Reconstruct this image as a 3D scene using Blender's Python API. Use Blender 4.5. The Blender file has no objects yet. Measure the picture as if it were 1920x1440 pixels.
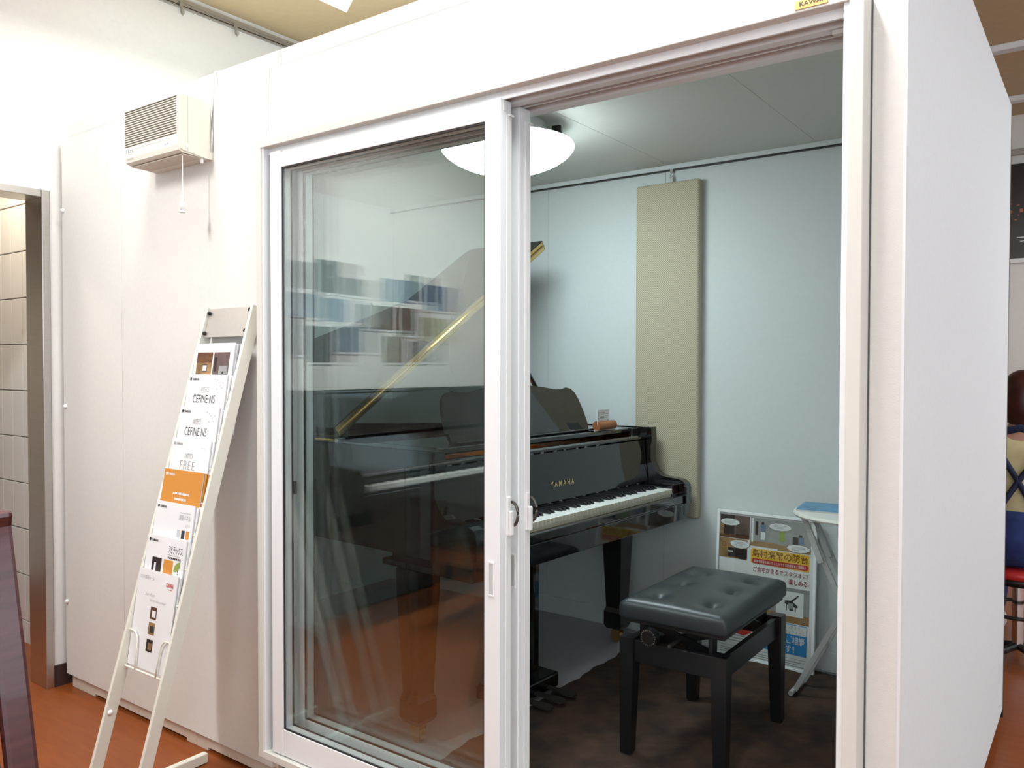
import bpy, bmesh, math, random
from mathutils import Vector, Matrix

random.seed(7)
SC = bpy.context.scene
COL = SC.collection

# ------------------------------------------------------------------ camera
CAM = Vector((0.0, -1.625, 1.34))
YAW, PITCH, ROLL = math.radians(-36.19), math.radians(-1.245), math.radians(0.103)
def cam_matrix():
    f = Vector((math.sin(YAW) * math.cos(PITCH), math.cos(YAW) * math.cos(PITCH), math.sin(PITCH)))
    r = Vector((math.cos(YAW), -math.sin(YAW), 0)); u = r.cross(f)
    r2 = r * math.cos(ROLL) + u * math.sin(ROLL); u2 = -r * math.sin(ROLL) + u * math.cos(ROLL)
    m = Matrix((r2, u2, -f)).transposed().to_4x4(); m.translation = CAM
    return m
cd = bpy.data.cameras.new('camera'); cam = bpy.data.objects.new('camera', cd); COL.objects.link(cam)
cam.matrix_world = cam_matrix()
cd.sensor_fit = 'HORIZONTAL'; cd.sensor_width = 36.0; cd.lens = 1526.6 / 1920 * 36.0
cd.clip_start = 0.02; cd.clip_end = 60
SC.camera = cam

# ------------------------------------------------------------------ world (overcast daylight beyond the shop front)
WORLD_STRENGTH = 4.0
w = bpy.data.worlds.new('world'); SC.world = w; w.use_nodes = True
w.node_tree.nodes['Background'].inputs[0].default_value = (0.76, 0.88, 1.0, 1)
w.node_tree.nodes['Background'].inputs[1].default_value = WORLD_STRENGTH

# ------------------------------------------------------------------ light levels and exposure
TUBE_POWER = 28.0        # each fluorescent fixture of the shop
TUBE_COLOR = (0.95, 0.98, 1.0)
DOME_STRENGTH = 28.0      # ceiling lamp in the booth
TILE_ROOM_POWER = 8.5
vs = SC.view_settings
vs.view_transform = 'Standard'; vs.look = 'None'; vs.gamma = 1.0; vs.use_curve_mapping = False
vs.exposure = 0.0
SC.cycles.max_bounces = 7; SC.cycles.diffuse_bounces = 3; SC.cycles.glossy_bounces = 3; SC.cycles.adaptive_threshold = 0.08; SC.cycles.adaptive_min_samples = 16
SC.cycles.transparent_max_bounces = 24; SC.cycles.use_denoising = True
SC.cycles.caustics_reflective = False; SC.cycles.caustics_refractive = False

# ------------------------------------------------------------------ materials
def mat(name, col, rough=0.5, metal=0.0, coat=0.0, spec=0.5, noise=0.0, nscale=40.0, bump=0.0, bscale=200.0,
        stretch=(1, 1, 1), emit=None, emit_s=0.0, col2=None, bstretch=None, trans=0.0):
    m = bpy.data.materials.new(name); m.use_nodes = True
    nt = m.node_tree; b = nt.nodes['Principled BSDF']
    b.inputs['Base Color'].default_value = (*col, 1)
    b.inputs['Roughness'].default_value = rough
    b.inputs['Metallic'].default_value = metal
    b.inputs['Coat Weight'].default_value = coat
    b.inputs['Coat Roughness'].default_value = 0.03
    b.inputs['Specular IOR Level'].default_value = spec
    if emit:
        b.inputs['Emission Color'].default_value = (*emit, 1); b.inputs['Emission Strength'].default_value = emit_s
    tc = nt.nodes.new('ShaderNodeTexCoord')
    def tex(scale, st):
        mp = nt.nodes.new('ShaderNodeMapping'); mp.inputs['Scale'].default_value = st
        nt.links.new(tc.outputs['Object'], mp.inputs['Vector'])
        n = nt.nodes.new('ShaderNodeTexNoise'); n.inputs['Scale'].default_value = scale; n.inputs['Detail'].default_value = 4
        nt.links.new(mp.outputs[0], n.inputs['Vector']); return n
    if noise > 0 or col2:
        n = tex(nscale, stretch)
        rp = nt.nodes.new('ShaderNodeValToRGB'); rp.color_ramp.elements[0].position = 0.3; rp.color_ramp.elements[1].position = 0.7
        c2 = col2 if col2 else tuple(max(0, c * (1 - noise)) for c in col)
        rp.color_ramp.elements[0].color = (*c2, 1); rp.color_ramp.elements[1].color = (*col, 1)
        nt.links.new(n.outputs['Fac'], rp.inputs['Fac']); nt.links.new(rp.outputs[0], b.inputs['Base Color'])
    if bump > 0:
        n = tex(bscale, bstretch or stretch)
        bp = nt.nodes.new('ShaderNodeBump'); bp.inputs['Strength'].default_value = bump; bp.inputs['Distance'].default_value = 0.002
        nt.links.new(n.outputs['Fac'], bp.inputs['Height']); nt.links.new(bp.outputs[0], b.inputs['Normal'])
    return m

def glass_mat(name, tint, ior=1.5):
    m = bpy.data.materials.new(name); m.use_nodes = True; nt = m.node_tree; nt.nodes.clear()
    out = nt.nodes.new('ShaderNodeOutputMaterial'); mix = nt.nodes.new('ShaderNodeMixShader')
    tr = nt.nodes.new('ShaderNodeBsdfTransparent'); tr.inputs[0].default_value = (*tint, 1)
    gl = nt.nodes.new('ShaderNodeBsdfGlossy'); gl.inputs['Roughness'].default_value = 0.0
    gl.inputs['Color'].default_value = (1, 1, 1, 1)
    fr = nt.nodes.new('ShaderNodeFresnel'); fr.inputs['IOR'].default_value = ior
    geo = nt.nodes.new('ShaderNodeNewGeometry')        # thin pane: same reflectance from both sides
    mx = nt.nodes.new('ShaderNodeMath'); mx.operation = 'MULTIPLY_ADD'
    inv = 1.0 / ior - ior
    mx.inputs[1].default_value = inv; mx.inputs[2].default_value = ior
    nt.links.new(geo.outputs['Backfacing'], mx.inputs[0])
    # Fresnel divides by the IOR on back faces; feeding 1/ior there keeps the pane symmetric
    nt.links.new(mx.outputs[0], fr.inputs['IOR'])
    nt.links.new(fr.outputs[0], mix.inputs[0]); nt.links.new(tr.outputs[0], mix.inputs[1]); nt.links.new(gl.outputs[0], mix.inputs[2])
    nt.links.new(mix.outputs[0], out.inputs[0])
    return m

M = {}
M['booth_wall'] = mat('booth wall vinyl', (0.80, 0.78, 0.73), 0.75, noise=0.03, nscale=60, bump=0.25, bscale=350)
M['booth_side'] = mat('booth side vinyl', (0.77, 0.80, 0.81), 0.7, noise=0.03, nscale=60, bump=0.3, bscale=300, bstretch=(1, 3, 0.15))
M['booth_in'] = mat('booth interior vinyl', (0.64, 0.68, 0.67), 0.75, noise=0.03, nscale=50, bump=0.2, bscale=350)
M['booth_ceil'] = mat('booth ceiling', (0.66, 0.66, 0.60), 0.8, noise=0.03, nscale=50)
M['casing'] = mat('casing beige', (0.70, 0.68, 0.62), 0.5, noise=0.02)
M['alu_white'] = mat('white aluminium', (0.82, 0.83, 0.83), 0.35)
M['skirt'] = mat('skirting cream', (0.76, 0.66, 0.55), 0.6, noise=0.03)
M['shop_wall'] = mat('shop wallpaper', (0.85, 0.82, 0.77), 0.85, noise=0.03, bump=0.2, bscale=250)
M['shop_ceiling'] = mat('shop ceiling', (0.62, 0.47, 0.28), 0.9, noise=0.06, nscale=25)
M['floor'] = mat('floor vinyl', (0.29, 0.074, 0.013), 0.42, noise=0.0, nscale=7, stretch=(1, 6, 1), col2=(0.235, 0.055, 0.009), bump=0.03, bscale=30)
M['baseboard'] = mat('dark brown baseboard', (0.045, 0.022, 0.018), 0.5)
M['steel'] = mat('stainless steel', (0.60, 0.58, 0.55), 0.28, metal=1.0, noise=0.06, nscale=14, stretch=(1, 1, 12))
M['tile'] = mat('glazed tile', (0.68, 0.67, 0.64), 0.25, noise=0.04, nscale=8)
M['grout'] = mat('grout', (0.38, 0.33, 0.28), 0.9)
M['carpet'] = mat('grey carpet', (0.52, 0.50, 0.53), 0.95, noise=0.35, nscale=300, bump=0.6, bscale=500)
M['rug'] = mat('brown shag', (0.078, 0.038, 0.022), 1.0, col2=(0.020, 0.011, 0.007), nscale=9, bump=1.0, bscale=400)
M['black'] = mat('piano black', (0.006, 0.006, 0.007), 0.06, coat=0.6, spec=0.5)
M['black_satin'] = mat('satin black', (0.012, 0.012, 0.013), 0.35)
M['ivory'] = mat('key white', (0.86, 0.86, 0.82), 0.2)
M['key_front'] = mat('key front', (0.58, 0.53, 0.40), 0.35)  # beige puts the shade on the front faces into the colour
M['key_black'] = mat('key black', (0.012, 0.012, 0.015), 0.25)
M['brass'] = mat('brass', (0.72, 0.50, 0.20), 0.22, metal=1.0, noise=0.1, nscale=60)
M['gold'] = mat('gold print', (0.80, 0.62, 0.28), 0.3, metal=0.7)
M['copper'] = mat('iron plate', (0.62, 0.25, 0.07), 0.35, metal=0.55, noise=0.1)
M['wood'] = mat('varnished wood', (0.36, 0.13, 0.05), 0.3, noise=0.3, nscale=20, stretch=(1, 8, 1))
M['soundboard'] = mat('soundboard', (0.50, 0.30, 0.14), 0.4, noise=0.15, stretch=(1, 10, 1))
M['leather'] = mat('black leatherette', (0.030, 0.036, 0.041), 0.36, bump=0.15, bscale=300)
M['bench_black'] = mat('bench black', (0.008, 0.008, 0.009), 0.3)
M['chrome'] = mat('chrome', (0.8, 0.8, 0.8), 0.12, metal=1.0)
M['dark_metal'] = mat('dark metal', (0.10, 0.09, 0.08), 0.4, metal=0.8)
M['rail_metal'] = mat('rail metal', (0.42, 0.39, 0.35), 0.4, metal=0.6)
M['rack'] = mat('cream enamel', (0.78, 0.76, 0.66), 0.4, noise=0.03)
M['rack_plate'] = mat('rack plate', (0.62, 0.57, 0.52), 0.4, metal=0.5, noise=0.05)
M['screw'] = mat('dark screw', (0.03, 0.028, 0.025), 0.4, metal=0.5)
M['white_plastic'] = mat('white plastic', (0.84, 0.84, 0.82), 0.35)
M['fan'] = mat('ivory plastic', (0.80, 0.77, 0.67), 0.45)
M['fan_dark'] = mat('grille slot', (0.10, 0.085, 0.06), 0.8)
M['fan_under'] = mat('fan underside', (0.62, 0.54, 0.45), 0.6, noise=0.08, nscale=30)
M['gasket'] = mat('black gasket', (0.01, 0.012, 0.012), 0.6)
M['glass'] = glass_mat('door glass', (0.965, 0.985, 0.978))
M['acrylic'] = glass_mat('poster acrylic', (0.97, 0.98, 0.97), 1.45)
M['panel'] = None
M['mahogany'] = mat('mahogany lacquer', (0.085, 0.020, 0.018), 0.25, coat=0.2, noise=0.4, nscale=9, stretch=(1, 1, 8))
M['board_panel'] = mat('dark violet panel', (0.045, 0.014, 0.035), 0.3, noise=0.5, nscale=14, stretch=(1, 4, 1))
M['paper'] = mat('white paper', (0.84, 0.83, 0.83), 0.5)
M['pages'] = mat('page edges', (0.66, 0.66, 0.68), 0.8, noise=0.25, nscale=300, stretch=(1, 6, 0.05))
M['ink'] = mat('black ink', (0.03, 0.03, 0.035), 0.6)
M['ink_grey'] = mat('grey ink', (0.38, 0.38, 0.38), 0.6)
M['ink_light'] = mat('light grey ink', (0.55, 0.56, 0.56), 0.6)
M['orange'] = mat('orange print', (0.66, 0.27, 0.045), 0.5)
M['red'] = mat('red print', (0.55, 0.04, 0.03), 0.5)
M['dark_red'] = mat('dark red print', (0.33, 0.03, 0.06), 0.5)
M['leaf_green'] = mat('leaf green print', (0.28, 0.38, 0.07), 0.5)
M['photo_brown'] = mat('photo brown', (0.20, 0.085, 0.04), 0.4, noise=0.7, nscale=14)
M['photo_warm'] = mat('photo warm', (0.50, 0.30, 0.13), 0.4, noise=0.6, nscale=22)
M['photo_dark'] = mat('photo dark', (0.045, 0.028, 0.025), 0.4, noise=0.5, nscale=18)
M['photo_grey'] = mat('photo grey', (0.38, 0.38, 0.37), 0.4, noise=0.2, nscale=18)
M['photo_pink'] = mat('photo mauve', (0.20, 0.13, 0.12), 0.4, noise=0.5, nscale=18)
M['blue'] = mat('blue print', (0.03, 0.26, 0.62), 0.5)
M['photo_sky'] = mat('photo pale blue', (0.30, 0.38, 0.46), 0.3, noise=0.5, nscale=12)
M['blue_soft'] = mat('steel blue print', (0.16, 0.22, 0.34), 0.5)
M['yellow'] = mat('yellow print', (0.85, 0.50, 0.04), 0.5)
M['brown_print'] = mat('brown print', (0.22, 0.07, 0.01), 0.5)
M['floor_print'] = mat('wood floor print', (0.36, 0.20, 0.08), 0.5)
M['magazine_blue'] = mat('blue cover', (0.10, 0.36, 0.62), 0.35, noise=0.5, nscale=25)
M['magazine_cream'] = mat('cream cover', (0.55, 0.53, 0.33), 0.5, noise=0.2, nscale=25)
M['table_white'] = mat('table white', (0.78, 0.77, 0.70), 0.4)
M['table_leg'] = mat('table leg grey', (0.44, 0.45, 0.43), 0.4)
M['plate_gold'] = mat('brass plate', (0.82, 0.56, 0.20), 0.4, metal=0.35)
M['dome'] = mat('lamp dome', (0.9, 0.93, 0.95), 0.4, emit=(0.80, 0.96, 1.0), emit_s=DOME_STRENGTH)
M['tube'] = mat('lamp tube', (0.9, 0.9, 0.9), 0.4, emit=TUBE_COLOR, emit_s=9.0)
M['warm_lamp'] = mat('warm lamp', (0.9, 0.85, 0.7), 0.4, emit=(1.0, 0.72, 0.42), emit_s=6.0)
M['skin'] = mat('skin', (0.62, 0.34, 0.24), 0.5)
M['hair'] = mat('reddish brown hair', (0.075, 0.014, 0.010), 0.4, noise=0.5, nscale=60, stretch=(6, 6, 0.5))
M['shirt'] = mat('cream shirt', (0.78, 0.66, 0.36), 0.8, noise=0.12, nscale=12)
M['navy'] = mat('navy apron', (0.012, 0.018, 0.055), 0.8)
M['jeans'] = mat('blue denim', (0.025, 0.05, 0.20), 0.85, noise=0.4, nscale=20)
M['red_seat'] = mat('red seat', (0.60, 0.03, 0.03), 0.4)
M['stool_black'] = mat('stool black', (0.012, 0.012, 0.012), 0.4)
M['shoe'] = mat('white shoe', (0.75, 0.74, 0.72), 0.5)
M['poster_dark'] = mat('concert photo', (0.022, 0.011, 0.008), 0.3, noise=0.6, nscale=9)
M['poster_glow'] = mat('stage light print', (0.55, 0.16, 0.07), 0.4, noise=0.4, nscale=30)
M['grey_print'] = mat('grey print', (0.30, 0.30, 0.30), 0.5)

def weave_mat():
    m = bpy.data.materials.new('woven beige cloth'); m.use_nodes = True; nt = m.node_tree; b = nt.nodes['Principled BSDF']
    tc = nt.nodes.new('ShaderNodeTexCoord'); mp = nt.nodes.new('ShaderNodeMapping'); mp.inputs['Rotation'].default_value = (math.pi / 2, 0, 0)
    nt.links.new(tc.outputs['Object'], mp.inputs['Vector'])
    ch = nt.nodes.new('ShaderNodeTexChecker'); ch.inputs['Scale'].default_value = 190
    ch.inputs['Color1'].default_value = (0.58, 0.52, 0.38, 1); ch.inputs['Color2'].default_value = (0.35, 0.31, 0.215, 1)
    nt.links.new(mp.outputs[0], ch.inputs['Vector'])
    nt.links.new(ch.outputs['Color'], b.inputs['Base Color'])
    bp = nt.nodes.new('ShaderNodeBump'); bp.inputs['Strength'].default_value = 0.4; bp.inputs['Distance'].default_value = 0.002
    nt.links.new(ch.outputs['Fac'], bp.inputs['Height']); nt.links.new(bp.outputs[0], b.inputs['Normal'])
    b.inputs['Roughness'].default_value = 0.9
    return m
M['panel'] = weave_mat()

# ------------------------------------------------------------------ mesh helpers
WM = {}            # world matrix of every object made here
def tag(o, label=None, cat=None, group=None, kind=None):
    if label: o['label'] = label
    if cat: o['category'] = cat
    if group: o['group'] = group
    if kind: o['kind'] = kind
    return o
def thing(name, label, cat, loc, rz=0.0, group=None, kind=None):
    o = bpy.data.objects.new(name, None); COL.objects.link(o); o.empty_display_size = 0.05
    o.location = loc; o.rotation_euler = (0, 0, rz)
    WM[o.name] = Matrix.Translation(loc) @ Matrix.Rotation(rz, 4, 'Z')
    return tag(o, label, cat, group, kind)
def obj(name, bm, m, parent=None, base=None, smooth=False, local=False):
    """one mesh object from a bmesh given in world space (or the parent's space when local)."""
    if parent is not None:
        mw = WM[parent.name]
        if not local: bm.transform(mw.inverted())
    else:
        mw = Matrix.Translation(base) if base else Matrix.Identity(4)
        if base: bm.transform(mw.inverted())
    bmesh.ops.recalc_face_normals(bm, faces=bm.faces)
    me = bpy.data.meshes.new(name); bm.to_mesh(me); bm.free()
    for mm in (m if isinstance(m, (list, tuple)) else [m]): me.materials.append(mm if not isinstance(mm, str) else M[mm])
    if smooth:
        for p in me.polygons: p.use_smooth = True
    o = bpy.data.objects.new(name, me); COL.objects.link(o)
    if parent is not None: o.parent = parent
    elif base: o.location = base
    WM[o.name] = mw
    return o
def inst(name, mesh, loc, parent):
    o = bpy.data.objects.new(name, mesh); COL.objects.link(o); o.parent = parent; o.location = loc
    return o
def BM(): return bmesh.new()
def box(bm, x0, x1, y0, y1, z0, z1, bev=0.0, seg=2, mi=0):
    vs_ = [bm.verts.new((x, y, z)) for x in (x0, x1) for y in (y0, y1) for z in (z0, z1)]
    fs = []
    for idx in ((0, 1, 3, 2), (4, 6, 7, 5), (0, 4, 5, 1), (2, 3, 7, 6), (0, 2, 6, 4), (1, 5, 7, 3)):
        f = bm.faces.new([vs_[i] for i in idx]); f.material_index = mi; fs.append(f)
    if bev > 0:
        es = list({e for f in fs for e in f.edges})
        bmesh.ops.bevel(bm, geom=es, offset=bev, segments=seg, affect='EDGES', profile=0.5)
    return bm
def obox(bm, c, ax, ay, az, hx, hy, hz, bev=0.0, mi=0):
    """box around c with half sizes along unit axes."""
    t = bmesh.new(); box(t, -hx, hx, -hy, hy, -hz, hz, bev, mi=mi)
    mtx = Matrix((ax, ay, az)).transposed().to_4x4(); mtx.translation = c
    t.transform(mtx); merge(bm, t); return bm
def merge(bm, t):
    me = bpy.data.meshes.new('tmp'); t.to_mesh(me); t.free(); bm.from_mesh(me); bpy.data.meshes.remove(me)
def cyl(bm, p0, p1, r0, r1=None, seg=16, cap=True):
    p0, p1 = Vector(p0), Vector(p1); r1 = r0 if r1 is None else r1
    d = (p1 - p0); L = d.length; q = d.to_track_quat('Z', 'Y').to_matrix().to_4x4(); q.translation = (p0 + p1) / 2
    bmesh.ops.create_cone(bm, cap_ends=cap, segments=seg, radius1=r0, radius2=r1, depth=L, matrix=q)
    return bm
def tube(bm, pts, r, seg=8):
    pts = [Vector(p) for p in pts]; rings = []
    for i, p in enumerate(pts):
        a = pts[max(0, i - 1)]; b = pts[min(len(pts) - 1, i + 1)]
        q = (b - a).to_track_quat('Z', 'Y').to_matrix()
        rings.append([bm.verts.new(p + q @ Vector((r * math.cos(t), r * math.sin(t), 0))) for t in [2 * math.pi * k / seg for k in range(seg)]])
    for i in range(len(rings) - 1):
        for k in range(seg): bm.faces.new((rings[i][k], rings[i][(k + 1) % seg], rings[i + 1][(k + 1) % seg], rings[i + 1][k]))
    bm.faces.new(rings[0][::-1]); bm.faces.new(rings[-1])
    return bm
def lathe(bm, prof, c=(0, 0, 0), seg=32):
    rings = []
    for r, z in prof:
        if r < 1e-5: rings.append([bm.verts.new((c[0], c[1], c[2] + z))])
        else: rings.append([bm.verts.new((c[0] + r * math.cos(2 * math.pi * k / seg), c[1] + r * math.sin(2 * math.pi * k / seg), c[2] + z)) for k in range(seg)])
    for a, b in zip(rings, rings[1:]):
        for k in range(seg):
            k2 = (k + 1) % seg
            if len(a) == 1 and len(b) == 1: continue
            if len(a) == 1: bm.faces.new((a[0], b[k], b[k2]))
            elif len(b) == 1: bm.faces.new((a[k], b[0], a[k2]))
            else: bm.faces.new((a[k], b[k], b[k2], a[k2]))
    if len(rings[0]) > 1: bm.faces.new(rings[0][::-1])
    if len(rings[-1]) > 1: bm.faces.new(rings[-1])
    return bm
def prism(bm, poly, fn, t0, t1, mi=0):
    """extrude a 2-D polygon: fn(a, b, t) -> 3-D point."""
    lo = [bm.verts.new(fn(a, b, t0)) for a, b in poly]; hi = [bm.verts.new(fn(a, b, t1)) for a, b in poly]
    n = len(poly)
    f = [bm.faces.new(lo[::-1]), bm.faces.new(hi)]
    for i in range(n): f.append(bm.faces.new((lo[i], lo[(i + 1) % n], hi[(i + 1) % n], hi[i])))
    for q in f: q.material_index = mi
    return bm
def catmull(pts, n=8, closed=False):
    out = []
    P = [Vector((*p, 0)) for p in pts]; N = len(P)
    for i in range(N if closed else N - 1):
        p0 = P[(i - 1) % N] if (closed or i > 0) else P[i]; p1 = P[i]; p2 = P[(i + 1) % N]
        p3 = P[(i + 2) % N] if (closed or i + 2 < N) else P[(i + 1) % N]
        for k in range(n):
            t = k / n
            q = 0.5 * ((2 * p1) + (-p0 + p2) * t + (2 * p0 - 5 * p1 + 4 * p2 - p3) * t * t + (-p0 + 3 * p1 - 3 * p2 + p3) * t ** 3)
            out.append((q.x, q.y))
    if not closed: out.append((P[-1].x, P[-1].y))
    return out

# flat print on a surface: a frame is (origin lower-left, right, up); the normal is right x up
class Face:
    def __init__(s, o, r, u): s.o = Vector(o); s.r = Vector(r).normalized(); s.u = Vector(u).normalized(); s.n = s.r.cross(s.u)
    def p(s, a, b, off=0.0): return s.o + s.r * a + s.u * b + s.n * off
def patch(fr, name, m, parent, x0, y0, x1, y1, off=0.0006, poly=None):
    bm = BM()
    pl = poly or [(x0, y0), (x1, y0), (x1, y1), (x0, y1)]
    bm.faces.new([bm.verts.new(fr.p(a, b, off)) for a, b in pl])
    if parent is not None: bm.transform(WM[parent.name].inverted())
    me = bpy.data.meshes.new(name); bm.to_mesh(me); bm.free(); me.materials.append(M[m])
    o = bpy.data.objects.new(name, me); COL.objects.link(o); o.parent = parent; WM[o.name] = WM[parent.name]
    return o
def bars(fr, name, m, parent, rows, off=0.0006):
    """several short printed bars (lines of unreadable small print) as one part."""
    bm = BM()
    for x0, y0, x1, y1 in rows: bm.faces.new([bm.verts.new(fr.p(a, b, off)) for a, b in ((x0, y0), (x1, y0), (x1, y1), (x0, y1))])
    bm.transform(WM[parent.name].inverted())
    me = bpy.data.meshes.new(name); bm.to_mesh(me); bm.free(); me.materials.append(M[m])
    o = bpy.data.objects.new(name, me); COL.objects.link(o); o.parent = parent; WM[o.name] = WM[parent.name]
    return o
def text(fr, name, body, m, parent, x0, y0, wd=None, ht=None, off=0.0008, bold=0.0, align='L', shear=0.0):
    cu = bpy.data.curves.new('txt', 'FONT'); cu.body = body; cu.size = 1.0; cu.offset = bold; cu.shear = shear
    t = bpy.data.objects.new('txt', cu); COL.objects.link(t)
    bpy.context.view_layer.update()
    me = bpy.data.meshes.new_from_object(t.evaluated_get(bpy.context.evaluated_depsgraph_get()))
    bpy.data.objects.remove(t); bpy.data.curves.remove(cu)
    if not me.vertices: return None
    xs = [v.co.x for v in me.vertices]; ys = [v.co.y for v in me.vertices]
    mnx, mxx, mny, mxy = min(xs), max(xs), min(ys), max(ys)
    sx = wd / (mxx - mnx) if wd else None; sy = ht / (mxy - mny) if ht else None
    sx = sx or sy; sy = sy or sx
    W_ = (mxx - mnx) * sx
    ox = x0 - (W_ if align == 'R' else W_ / 2 if align == 'C' else 0)
    inv = WM[parent.name].inverted()
    for v in me.vertices: v.co = inv @ fr.p(ox + (v.co.x - mnx) * sx, y0 + (v.co.y - mny) * sy, off)
    me.name = name; me.materials.clear(); me.materials.append(M[m])
    o = bpy.data.objects.new(name, me); COL.objects.link(o); o.parent = parent; WM[o.name] = WM[parent.name]
    return o

def struct(name, bm, m, label=None, smooth=False):
    return tag(obj(name, bm, m, smooth=smooth), label, None, None, 'structure')

# ================================================================== THE SHOP
XL = -3.53                       # left wall face
ZC = 3.08                        # shop ceiling
struct('floor', box(BM(), -5.6, 5.0, -4.6, 6.2, -0.05, 0.0), 'floor', 'orange brown vinyl shop floor')
struct('ceiling', box(BM(), -5.6, 5.0, -4.6, 6.2, ZC, ZC + 0.08), 'shop_ceiling', 'tan shop ceiling above the booth')
DY0, DY1, DZ = -0.99, -0.033, 2.058   # doorway in the left wall (outer frame)
bm = BM()
box(bm, XL - 0.13, XL, DY1, 6.2, 0, ZC); box(bm, XL - 0.13, XL, -4.6, DY0, 0, ZC); box(bm, XL - 0.13, XL, DY0, DY1, DZ, ZC)
struct('wall_left', bm, 'shop_wall', 'white papered shop wall beside the booth')
bm = BM(); box(bm, -5.6, 5.0, 5.0, 5.1, 0, ZC)
struct('wall_rear', bm, 'shop_wall', 'pale shop wall far behind the booth')
bm = BM(); box(bm, -5.6, -0.6, -4.6, -4.5, 0, ZC); box(bm, -0.6, 5.0, -4.6, -4.5, 0, 1.0); box(bm, -0.6, 5.0, -4.6, -4.5, 2.75, ZC)  # unseen window openings added to bring neutral daylight onto the booth front
for x in (1.2, 3.0): box(bm, x, x + 0.1, -4.6, -4.5, 1.0, 2.75)
struct('wall_front', bm, 'shop_wall', 'shop wall behind the viewer with openings added for daylight')
# shop front with big openings to the daylight on the right
bm = BM(); box(bm, 4.6, 4.7, -4.6, 6.2, 0, 1.3); box(bm, 4.6, 4.7, -4.6, 6.2, 2.75, ZC)
for y in (-4.6, -2.4, -0.2, 2.0, 4.2, 6.1): box(bm, 4.6, 4.7, y, y + 0.1, 1.3, 2.75)
struct('wall_right', bm, 'shop_wall', 'shop front with wide window openings')
# ceiling trims seen beyond the booth
for i, yy in enumerate((2.55, 3.53, 4.545)):
    struct('trim_%d' % (i + 1), box(BM(), -0.9, 4.0, yy - 0.035, yy + 0.035, ZC - 0.035, ZC, 0.004), 'alu_white', 'pale bar across the shop ceiling')
struct('trim_4', box(BM(), -2.0, 4.0, 4.965, 5.0, 2.80, 2.84, 0.004), 'rail_metal', 'picture rail on the far shop wall')
# left wall baseboard
struct('baseboard_left', box(BM(), XL, XL + 0.012, DY1, 0.3, 0, 0.088), 'baseboard', 'dark brown baseboard beside the steel door frame')
struct('baseboard_front', box(BM(), XL, XL + 0.012, -4.5, DY0, 0, 0.088), 'baseboard', 'dark brown baseboard along the left wall')

# stainless door frame
d = thing('door_1', 'stainless steel frame of the open doorway at left', None, (XL, (DY0 + DY1) / 2, 0), kind='structure')
bm = BM(); box(bm, XL - 0.14, XL + 0.008, DY1 - 0.032, DY1, 0, DZ, 0.002); obj('jamb', bm, 'steel', d)
bm = BM(); box(bm, XL - 0.14, XL + 0.008, DY0, DY0 + 0.032, 0, DZ, 0.002); obj('jamb', bm, 'steel', d)
bm = BM(); box(bm, XL - 0.14, XL + 0.008, DY0 + 0.033, DY1 - 0.033, DZ - 0.03, DZ, 0.002); obj('lintel', bm, 'steel', d)

# tiled room behind the doorway
YT = 0.15
bm = BM(); box(bm, -5.4, XL - 0.131, YT + 0.006, YT + 0.10, 0, 2.5)
tw = struct('wall_back', bm, 'grout', 'tiled wall seen through the doorway')
WM[tw.name] = Matrix.Identity(4)
bm = BM(); box(bm, -0.0548, 0.0548, -0.006, 0.006, -0.1088, 0.1088, 0.002, 1)
tile_me = bpy.data.meshes.new('tile'); bmesh.ops.recalc_face_normals(bm, faces=bm.faces); bm.to_mesh(tile_me); bm.free(); tile_me.materials.append(M['tile'])
z0t = 1.886 - 0.2225 * 8 - 0.111
for i in range(13):
    xx = -4.319 + 0.1145 * (i - 6) + 0.0572
    if xx > XL - 0.20: continue
    for k in range(11):
        inst('tile', tile_me, (xx, YT, z0t + 0.2225 * k), tw)
for i in range(7, 14):
    pass
struct('wall_side', box(BM(), -5.45, -5.4, -1.8, YT, 0, 2.5), 'tile', 'far side wall of the tiled room')
struct('wall_end', box(BM(), -5.4, XL - 0.131, -1.85, -1.8, 0, 2.5), 'tile', 'near end wall of the tiled room')
struct('ceiling_back', box(BM(), -5.45, XL - 0.131, -1.85, YT + 0.1, 2.5, 2.55), 'shop_ceiling', 'ceiling of the tiled room')
l = thing('downlight', 'round warm downlight in the tiled room ceiling', 'lamp', (-4.15, -0.25, 2.5))
obj('trim_ring', lathe(BM(), [(0.075, -0.008), (0.09, -0.004), (0.09, 0.0), (0.07, 0.0)], (-4.15, -0.25, 2.5)), 'alu_white', l, smooth=True)
obj('bulb', lathe(BM(), [(0.0, -0.006), (0.07, -0.004), (0.07, 0.0)], (-4.15, -0.25, 2.5)), 'warm_lamp', l, smooth=True)
ld = bpy.data.lights.new('downlight_light', 'SPOT'); ld.energy = TILE_ROOM_POWER * 6; ld.spot_size = 2.6; ld.spot_blend = 0.5; ld.shadow_soft_size = 0.06; ld.color = (1, 0.86, 0.68)
lo = bpy.data.objects.new('downlight_light', ld); COL.objects.link(lo); lo.location = (-4.15, -0.25, 2.47)

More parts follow.
